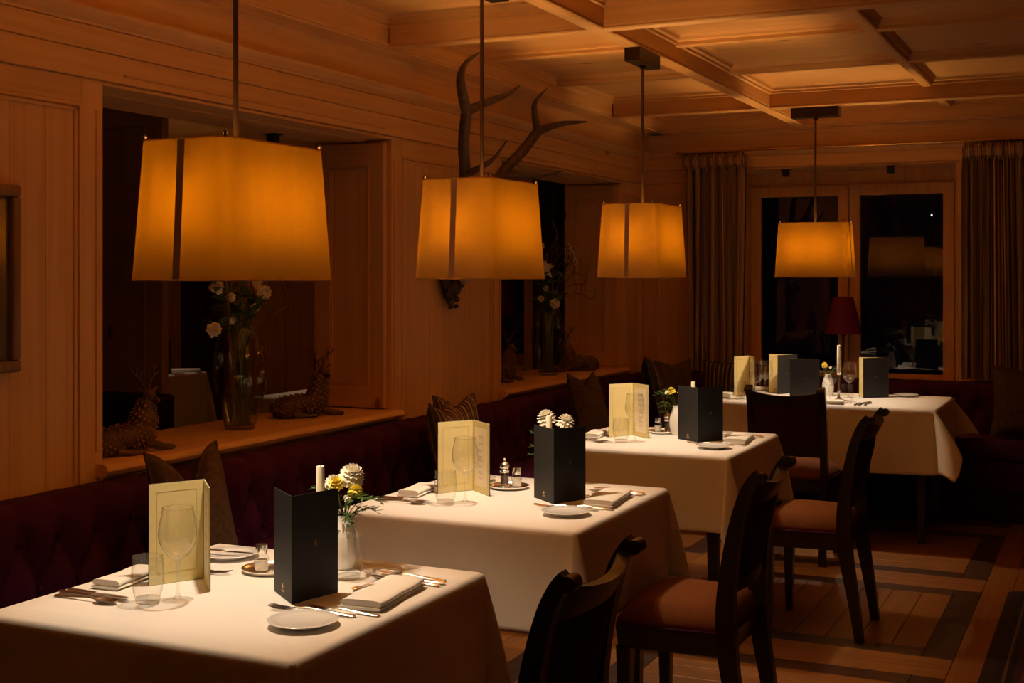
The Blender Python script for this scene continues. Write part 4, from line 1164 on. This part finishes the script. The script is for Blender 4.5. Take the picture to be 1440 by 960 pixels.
for nm, ch, a, b in (('antler_beam', LB, .030, .026), ('antler_tine', LU, .027, .004), ('antler_tine', LR_, .024, .003), ('antler_tine', LL, .020, .003), ('antler_beam', RB, .030, .026), ('antler_tine', RU, .022, .003), ('antler_tine', RR_, .024, .003), ('antler_tine', RL, .020, .003)):
    ob(nm, antler(ch, a, b), 'antler', ant, True, angle=80)
ob('skull', G().ball((-2.995, 5.76, 1.63), (.05, .06, .07), 14, 10).ball((-2.985, 5.755, 1.54), (.038, .035, .09), 12, 8), 'bone', ant, True)
pq = thing  # carved plaque: overlapping oak-leaf lobes round a shield
g = G()
sh = [(0, -.16), (.05, -.12), (.09, -.03), (.11, .08), (.10, .2), (.05, .27), (0, .29), (-.05, .27), (-.10, .2), (-.11, .08), (-.09, -.03), (-.05, -.12)]
g.prism([(5.752 + a, 1.52 + b) for a, b in sh], XW + .004, XW + .03, 0)
ob('plaque', g, 'carved', ant)
rr = random.Random(3)
for (a, b, r) in ((-.085, -.055, .045), (-.115, .00, .042), (.085, -.055, .045), (.115, -.01, .042), (-.045, -.105, .045), (.045, -.105, .045), (0, -.075, .05), (-.03, -.155, .032), (.035, -.15, .030), (-.03, -.18, .018), (.03, -.175, .018), (-.12, .08, .04), (.12, .08, .04), (-.10, .16, .04), (.10, .16, .04), (0, -.02, .05)):
    g = G(); 
    for k in range(3):
        g.ball((XW + .034, 5.752 + a + rr.uniform(-.3, .3) * r, 1.52 + b + rr.uniform(-.3, .3) * r), (.014, r * .62, r * .5), 9, 6)
    ob('carved_leaf', g, 'carved', ant, True)

# ================================================================ SILL OBJECTS
def big_vase(label, p, z):
    t = thing('glass_vase', label, 'vase', (*p, z), 0, 'barrel-shaped glass vases')
    o_ = [(.058, .004), (.064, .02), (.082, .08), (.100, .15), (.109, .22), (.107, .29), (.094, .355), (.076, .40), (.069, .42)]
    ob('vase_body', G().lathe(o_ + [(.067, .421), (.0655, .419)], 40, caps=False), 'vase_glass', t, True, angle=80)
    ob('vase_foot', G().lathe([(0, 0), (.057, 0), (.060, .004), (.058, .016), (0, .018)], 40), 'base_glass', t, True)
    ob('water', G().lathe([(0, .02), (.061, .021), (.079, .08), (.094, .135), (.0945, .14), (0, .14)], 36), 'water', t, True)
    return t
def twig(name, label, cat, base, pts, r, m, group, extra=None):
    t = thing(name, label, cat, base, 0, group)
    ob('stem', G().tube(bez([(0, 0, 0)] + [tuple(Vector(p) - Vector(base)) for p in pts], 6), r, 6), m, t, True)
    return t
def lily_mesh(r, seed):
    rr = random.Random(seed); g = G()
    for k in range(6):
        a = 2 * PI * k / 6 + (.2 if k % 2 else 0); w = r * (.24 if k % 2 else .30)
        def fn(u, v, a=a, w=w):
            s = (2 * v - 1); l = u; wd = w * math.sin(PI * min(1, l * .93 + .06)) ** .8
            rad = r * (.12 + .88 * l) * (.55 + .45 * l); z = r * (.9 * l - .75 * l ** 3) + abs(s) * .05 * r
            return (rad * math.cos(a) - s * wd * math.sin(a), rad * math.sin(a) + s * wd * math.cos(a), z)
        g.grid(fn, 8, 4)
    return g.mesh('bloom', 'petal_w', True, 80)
LILY = lily_mesh(.07, 1); ROSE = rosette(.034, 6, 5, 9).mesh('bloom', 'petal_w', True, 80)
def wleaf(l, w):
    g = G()
    g.grid(lambda u, v: (l * u, (2 * v - 1) * w * math.sin(PI * (u * .96 + .02)), .12 * l * math.sin(PI * u) - .25 * l * u * u), 8, 2)
    return g.mesh('leaf', 'leaf', True, 80)
LEAF = wleaf(.10, .016)
def cut_flower(where, pos, base, tip, mesh, kind, rot, leaves=2, seed=0, sc=1.0):
    rr = random.Random(seed)
    t = thing(kind, '%s in the glass vase on the %s sill, %s' % ({'lily': 'white lily', 'white_rose': 'white rose', 'flower_bud': 'pale flower bud'}[kind], where, pos), 'flower', base, 0, 'flowers in the sill vases')
    tip = Vector(tip) - Vector(base); mid = Vector((tip.x * .25, tip.y * .25, .40))
    p = bez([(0, 0, 0), (tip.x * -.05, tip.y * -.05, .2), mid, tip], 6)
    ob('stem', G().tube(p, .0032, 6), 'stem', t, True)
    b = link('bloom', mesh, t, tip, rot); b.scale = (sc, sc, sc)
    for k in range(leaves):
        q = p[rr.randint(13, len(p) - 2)]
        link('leaf', LEAF, t, q, (rr.uniform(-.5, .5), rr.uniform(-.9, -.1), rr.uniform(0, 6.28)))
V1, V2 = (-3.25, 4.27), (-3.255, 7.43)
big_vase('barrel-shaped glass vase with flowers under the nearest lampshade', V1, ZS)
big_vase('barrel-shaped glass vase with lilies on the second window sill', V2, ZS)
fl1 = [((-3.22, 4.085, 1.458), ROSE, 'white_rose', 'upper left', (0, .5, 0)), ((-3.20, 4.375, 1.432), ROSE, 'white_rose', 'largest, upper right', (.2, 1.1, 0)), ((-3.21, 4.060, 1.289), ROSE, 'white_rose', 'hanging low at left', (0, 1.2, 0)),
       ((-3.20, 4.31, 1.37), ROSE, 'flower_bud', 'below the largest rose', (0, .9, 0)), ((-3.20, 4.150, 1.415), ROSE, 'flower_bud', 'inner left', (0, .8, 0)), ((-3.22, 4.18, 1.325), ROSE, 'flower_bud', 'just over the vase rim', (0, .9, 0)),
       ((-3.28, 4.42, 1.475), ROSE, 'white_rose', 'at the shade edge, right', (0, .6, 0)), ((-3.30, 4.25, 1.55), LILY, 'lily', 'hidden by the lampshade', (0, .3, 0))]
for i, (tp, me, kd, pos, rt) in enumerate(fl1):
    cut_flower('first', pos, (V1[0] + .03 * math.cos(i * 2.4), V1[1] + .03 * math.sin(i * 2.4), ZS + .022), tp, me, kd, rt, 6, i, .62 if kd == 'flower_bud' else .95)
fl2 = [((-3.20, 7.640, 1.634), LILY, 'lily', 'upper right', (0, 1.2, .3)), ((-3.19, 7.400, 1.325), ROSE, 'white_rose', 'large, over the rim', (0, 1.2, 0)), ((-3.22, 7.255, 1.685), ROSE, 'flower_bud', 'top left', (0, .5, 0)),
       ((-3.22, 7.32, 1.42), ROSE, 'flower_bud', 'middle left', (0, .8, 0)), ((-3.20, 7.20, 1.36), ROSE, 'flower_bud', 'low left', (0, .9, 0)), ((-3.24, 7.36, 1.56), ROSE, 'flower_bud', 'behind the shade edge', (0, .7, 0)), ((-3.22, 7.27, 1.52), LILY, 'lily', 'half behind the second lampshade', (0, 1.0, 2))]
for i, (tp, me, kd, pos, rt) in enumerate(fl2):
    cut_flower('second', pos, (V2[0] + .03 * math.cos(i * 2.4), V2[1] + .03 * math.sin(i * 2.4), ZS + .022), tp, me, kd, rt, 6, 20 + i, .62 if kd == 'flower_bud' else 1.1)
for i, (b, pts, nm) in enumerate(((V1, [(-3.24, 4.30, 1.2), (-3.2, 4.42, 1.33), (-3.18, 4.50, 1.38), (-3.2, 4.49, 1.47), (-3.24, 4.42, 1.50)], 'bent to the right in a loop'), (V1, [(-3.25, 4.2, 1.25), (-3.2, 4.13, 1.36), (-3.22, 4.14, 1.5)], 'rising at the left'), (V1, [(-3.25, 4.27, 1.2), (-3.23, 4.24, 1.35), (-3.26, 4.26, 1.52)], 'rising through the middle'), (V1, [(-3.27, 4.3, 1.25), (-3.24, 4.36, 1.38), (-3.28, 4.34, 1.55)], 'behind the roses'))):
    twig('twig', 'curly brown willow twig in the first sill vase, ' + nm, 'twig', (b[0] + .02 * math.cos(i), b[1] + .02 * math.sin(i), ZS + .022), pts, .0042, 'twig', 'willow twigs in the sill vases')
for i in range(9):
    rr = random.Random(40 + i); k = i / 8
    e = Vector((-3.25 + rr.uniform(-.03, .06), lerp(7.45, 8.17, k), lerp(1.78, 1.42, k ** 1.5) + rr.uniform(-.04, .08)))
    b = (V2[0] + .03 * math.cos(i * 1.7), V2[1] + .03 * math.sin(i * 1.7), ZS + .022)
    m1 = (V2[0], V2[1] + .02 + .04 * k, 1.27); m2 = Vector(m1).lerp(e, .5) + Vector((.0, rr.uniform(-.06, .06), rr.uniform(.02, .1)))
    m3 = Vector(m1).lerp(e, .8) + Vector((.02, rr.uniform(-.05, .05), rr.uniform(-.05, .05)))
    t = twig('twig', 'thin curly twig spreading right from the lily vase, %s of nine from the left' % ('first', 'second', 'third', 'fourth', 'fifth', 'sixth', 'seventh', 'eighth', 'ninth')[i], 'twig', b, [m1, m2, m3, e], .0026, 'twig', 'willow twigs in the sill vases')
    g = G()
    for q in range(4):
        s0 = m2.lerp(e, q / 4) - Vector(b); d = Vector((rr.uniform(-.03, .03), rr.uniform(-.08, .10), rr.uniform(.02, .10)))
        g.tube(bez([s0, s0 + d * .6 + Vector((0, .02, -.01)), s0 + d], 4), .0013, 5)
    ob('twiglet', g, 'twig', t)

for V, w_, n0 in ((V1, 'first', 0), (V2, 'second', 50)):
    for i in range(6):
        rr = random.Random(200 + n0 + i); a = i * 2.4
        b = (V[0] + .042 * math.cos(a), V[1] + .042 * math.sin(a), ZS + .022)
        e = (V[0] + .06 * math.cos(a + 2.6) + rr.uniform(-.02, .02), V[1] + .10 * math.sin(a + 2.6) + rr.uniform(-.03, .03), ZS + rr.uniform(.46, .62))
        m1 = (V[0] + .01 * math.cos(a), V[1] + .01 * math.sin(a), ZS + .22); m2 = (V[0] + .035 * math.cos(a + 2.6), V[1] + .035 * math.sin(a + 2.6), ZS + .40)
        t = twig('leafy_stem', 'thin green leafy stem among the flowers of the %s sill vase' % w_, 'stem', b, [m1, m2, e], .003, 'stem', 'green stems in the %s sill vase' % w_)
        for k in range(5):
            q = Vector(m2).lerp(Vector(e), k / 4) - Vector(b)
            link('leaf', LEAF, t, q, (rr.uniform(-.5, .5), rr.uniform(-1.1, .1), rr.uniform(0, 6.28))).scale = (.7, .7, .7)

# ---------------- lying stag figurines with cone-scale coats
def make_stag(label, loc, rz, sc=1.0):
    """lies along local +x, head raised over the front, face toward local -y/+x"""
    t = thing('stag_figurine', label, 'figurine', loc, rz, 'lying stag figurines on the sills')
    t.scale = (sc, sc, sc)
    E = [((-.085, 0, .046), (.072, .056, .046)), ((-.03, 0, .050), (.075, .054, .048)), ((.035, 0, .056), (.058, .050, .054)), ((.052, 0, .098), (.047, .045, .058)), ((.062, 0, .140), (.035, .034, .045)), ((-.105, .03, .034), (.05, .032, .034)), ((-.105, -.03, .034), (.05, .032, .034))]
    bm = bmesh.new(); g = G()
    for c, r in E: g.ball(c, r, 16, 12)
    body = ob('body', g, 'stag', t, True)
    rmod = body.modifiers.new('skin', 'REMESH'); rmod.mode = 'VOXEL'; rmod.voxel_size = .006; rmod.use_smooth_shade = True
    head = G().ball((.071, -.008, .185), (.021, .022, .025), 12, 9).ball((.080, -.026, .172), (.012, .024, .013), 10, 8)
    h = ob('head', head, 'stag', t, True)
    for s in (-1, 1):
        ob('ear', G().add([(.070 + s * .016, -.002, .198), (.070 + s * .028, .002, .214), (.070 + s * .043, -.004, .214), (.070 + s * .028, -.006, .203), (.070 + s * .028, .006, .207)], [(0, 1, 4), (1, 2, 4), (2, 3, 4), (3, 0, 4), (0, 3, 2, 1)]), 'stag', h, True)
        ob('eye', G().ball((.073 + s * .015, -.022, .187), .0032, 8, 6), 'black_metal', h, True)
        a = G().tube(bez([(.068 + s * .008, .004, .205), (.068 + s * .016, .008, .232), (.068 + s * .036, .010, .256), (.068 + s * .040, .004, .290)], 5), [lerp(.005, .0018, i / 15) for i in range(16)], 7)
        for p in ([(.068 + s * .014, .008, .226), (.068 + s * .004, -.002, .24), (.068 + s * .006, -.008, .254)], [(.068 + s * .034, .010, .254), (.068 + s * .054, .006, .268), (.068 + s * .060, .004, .286)], [(.068 + s * .029, .009, .248), (.068 + s * .024, .0, .27), (.068 + s * .026, -.004, .282)]):
            a.tube(bez(p, 4), [lerp(.0036, .0014, i / 8) for i in range(9)], 6)
        ob('antler', a, 'stag', h, True)
        ob('foreleg', G().tube(bez([(.06, s * .03, .028), (.105, s * .036, .014), (.145, s * .030, .008), (.158, s * .028, .008)], 4), [lerp(.016, .007, i / 12) for i in range(13)], 8), 'stag', t, True)
        ob('hind_leg', G().tube(bez([(-.09, s * .055, .018), (-.04, s * .066, .010), (.0, s * .062, .008), (.015, s * .06, .008)], 4), [lerp(.012, .007, i / 12) for i in range(13)], 8), 'stag', t, True)
    ob('tail', G().ball((-.155, 0, .062), (.016, .010, .009), 8, 6), 'stag', t, True)
    # overlapping scales of the coat
    rr = random.Random(11); g = G()
    for k, (c, r) in enumerate(E):
        n = int(3600 * (r[0] * r[1] + r[0] * r[2] + r[1] * r[2]) * 4.2)
        for i in range(n):
            zz = 1 - 2 * (i + .5) / n; a = i * 2.39996; q = math.sqrt(1 - zz * zz)
            nn = Vector((q * math.cos(a), q * math.sin(a), zz)); p = Vector((c[0] + nn.x * r[0], c[1] + nn.y * r[1], c[2] + nn.z * r[2]))
            if p.z < .004 or any(j != k and sum(((p[w] - E[j][0][w]) / E[j][1][w]) ** 2 for w in range(3)) < .92 for j in range(len(E))): continue
            nv = Vector((nn.x / r[0], nn.y / r[1], nn.z / r[2])).normalized()
            dn = Vector((-.5, 0, -1)); tn = dn - nv * dn.dot(nv)
            if tn.length < .05: tn = nv.orthogonal()
            tn.normalize(); sd = nv.cross(tn); l = .0085 * rr.uniform(.8, 1.15)
            g.add([p - tn * l * .6, p + sd * l * .55 + nv * .001, p + tn * l * .8 + nv * .0062, p - sd * l * .55 + nv * .001, p + nv * .0050], [(0, 1, 4), (1, 2, 4), (2, 3, 4), (3, 0, 4)])
    s_ = ob('coat_scales', g, 'scale', t, False); s_['kind'] = 'stuff'
    return t
st = make_stag('lying stag figurine at the near end of the first sill, facing right', (-3.165, 3.53, ZS), R(78), 1.06)
dup(st, 'lying stag figurine at the far end of the first sill, beside the shutter', (-3.27, 4.78, ZS), R(62))
dup(st, 'lying stag figurine beside the shutter on the second sill, antlers before the panel', (-3.23, 7.82, ZS), R(235))
dup(st, 'stag figurine half hidden at the near edge of the second sill', (-3.29, 6.84, ZS), R(80))

# ---------------- red-shaded table lamps
def red_lamp(label, loc, k=1.0):
    t = thing('table_lamp', label, 'table lamp', loc, 0, 'wine red table lamps')
    ob('lamp_shade', G().lathe([(.125 * k, .385), (.066 * k, .640), (.064 * k, .640), (.123 * k, .386)], 40, caps=False), 'red_shade', t, True)
    ob('stem', G().lathe([(.012, .02), (.010, .06), (.016, .10), (.008, .14), (.008, .36), (.013, .37), (.013, .42), (.004, .43), (.004, .60)], 16), 'rod', t, True)
    ob('base', G().lathe([(0, 0), (.075, 0), (.078, .006), (.06, .014), (.02, .022), (.012, .03)], 28), 'rod', t, True)
    g = G()
    for q in range(3):
        a = q * 2 * PI / 3; g.tube([(0, 0, .60), (.068 * k * math.cos(a), .068 * k * math.sin(a), .632)], .0025, 5)
    ob('shade_spider', g, 'rod', t)
    return t
red_lamp('table lamp with wine red shade on the back window sill behind the candle', (-1.706, 8.97, NZ0 + .0125))
red_lamp('dim red table lamp seen through the second opening, standing on a far sill', (-4.30, 8.92, .815), .95)

# ================================================================ RUNNER RUG
g = G(); g.uv = None
rp = rrect(.46, 4.0, .06, 6)
g.prism(rp, .0, .010, 2)
g.uv = {i: ((v[0] + .46) / .92, v[1]) for i, v in enumerate(g.v)}
tag(ob('runner_rug', g, 'rug', None, False, (0.0, 2.485, .0005)), 'dark runner rug with narrow lengthwise stripes at the lower right corner', 'rug')

# ================================================================ THE SIDE ROOM BEYOND THE OPENINGS
make_table('small table in the side room seen through the first opening, with a black menu', -6.75, 7.50, .40, .40)
make_cloth('white cloth on the side-room table behind the glass vase, left', -6.75, 7.50, .40, .40, (.42, .3, .3, .42), 7)
make_table('small side-room table close behind the far stag of the first sill', -4.35, 6.80, .40, .40)
make_cloth('white cloth on the side-room table close behind the first sill', -4.35, 6.80, .40, .40, (.3, .3, .3, .42), 8)
menu('dark menu card standing on the side-room table', (-6.47, 7.66), 265, 300)
tag(link('napkin', NAP, None, (-6.45, 7.78, Z + .0022), (0, 0, R(40))), 'folded napkin on the side-room table next to the dark menu', 'napkin', 'folded napkins')
sr = thing('settle', 'black high-backed settle against the side-room partition', 'bench', (-5.2, 5.1, 0))
ob('settle_back', G().box(-1.0, .72, .12, .24, .1, .875, .02), 'plum_dark', sr)
ob('settle_seat', G().box(-1.0, .72, -.35, .12, .36, .48, .02), 'plum_dark', sr)
ob('settle_base', G().box(-1.0, .72, -.30, .12, 0, .36), 'black_metal', sr)
for i, (x0, x1) in enumerate(((-7.2, -6.75), (-5.6, -5.05), (-3.92, -3.58))):
    make_curtain('wine red curtain in the side room, %s' % ('far left behind the menu', 'behind the big glass vase', 'right of the dim red lamp behind the lilies')[i], x0, x1, 8.64, .0, 2.3, 60 + i, 5, 'wine_curtain', .04, name='wine_curtain')
make_pendant('pendant lamp of the side room hidden behind the nearest shade', (-6.70, 7.50, SH_Z0), 0, .12, ZP + .012)
make_pendant('pendant lamp of the side room hidden behind the first shutter', (-4.30, 6.85, SH_Z0), 0, .12, ZP + .012)

# ---------------- a lantern far out in the dark garden
ln = thing('garden_lantern', 'tiny bright lantern in the dark outside the right window pane', 'lantern', (-5.0, 40.0, 2.7))
e = bpy.data.materials.new('lantern glow'); e.use_nodes = True
b = e.node_tree.nodes['Principled BSDF']; b.inputs['Emission Color'].default_value = (1, .8, .7, 1); b.inputs['Emission Strength'].default_value = 4
ob('lantern_globe', G().ball((0, 0, .6), .022, 12, 8), e, ln, True)
ob('lantern_post', G().tube([(0, 0, -2.7), (0, 0, .55)], .03, 8), 'black_metal', ln)
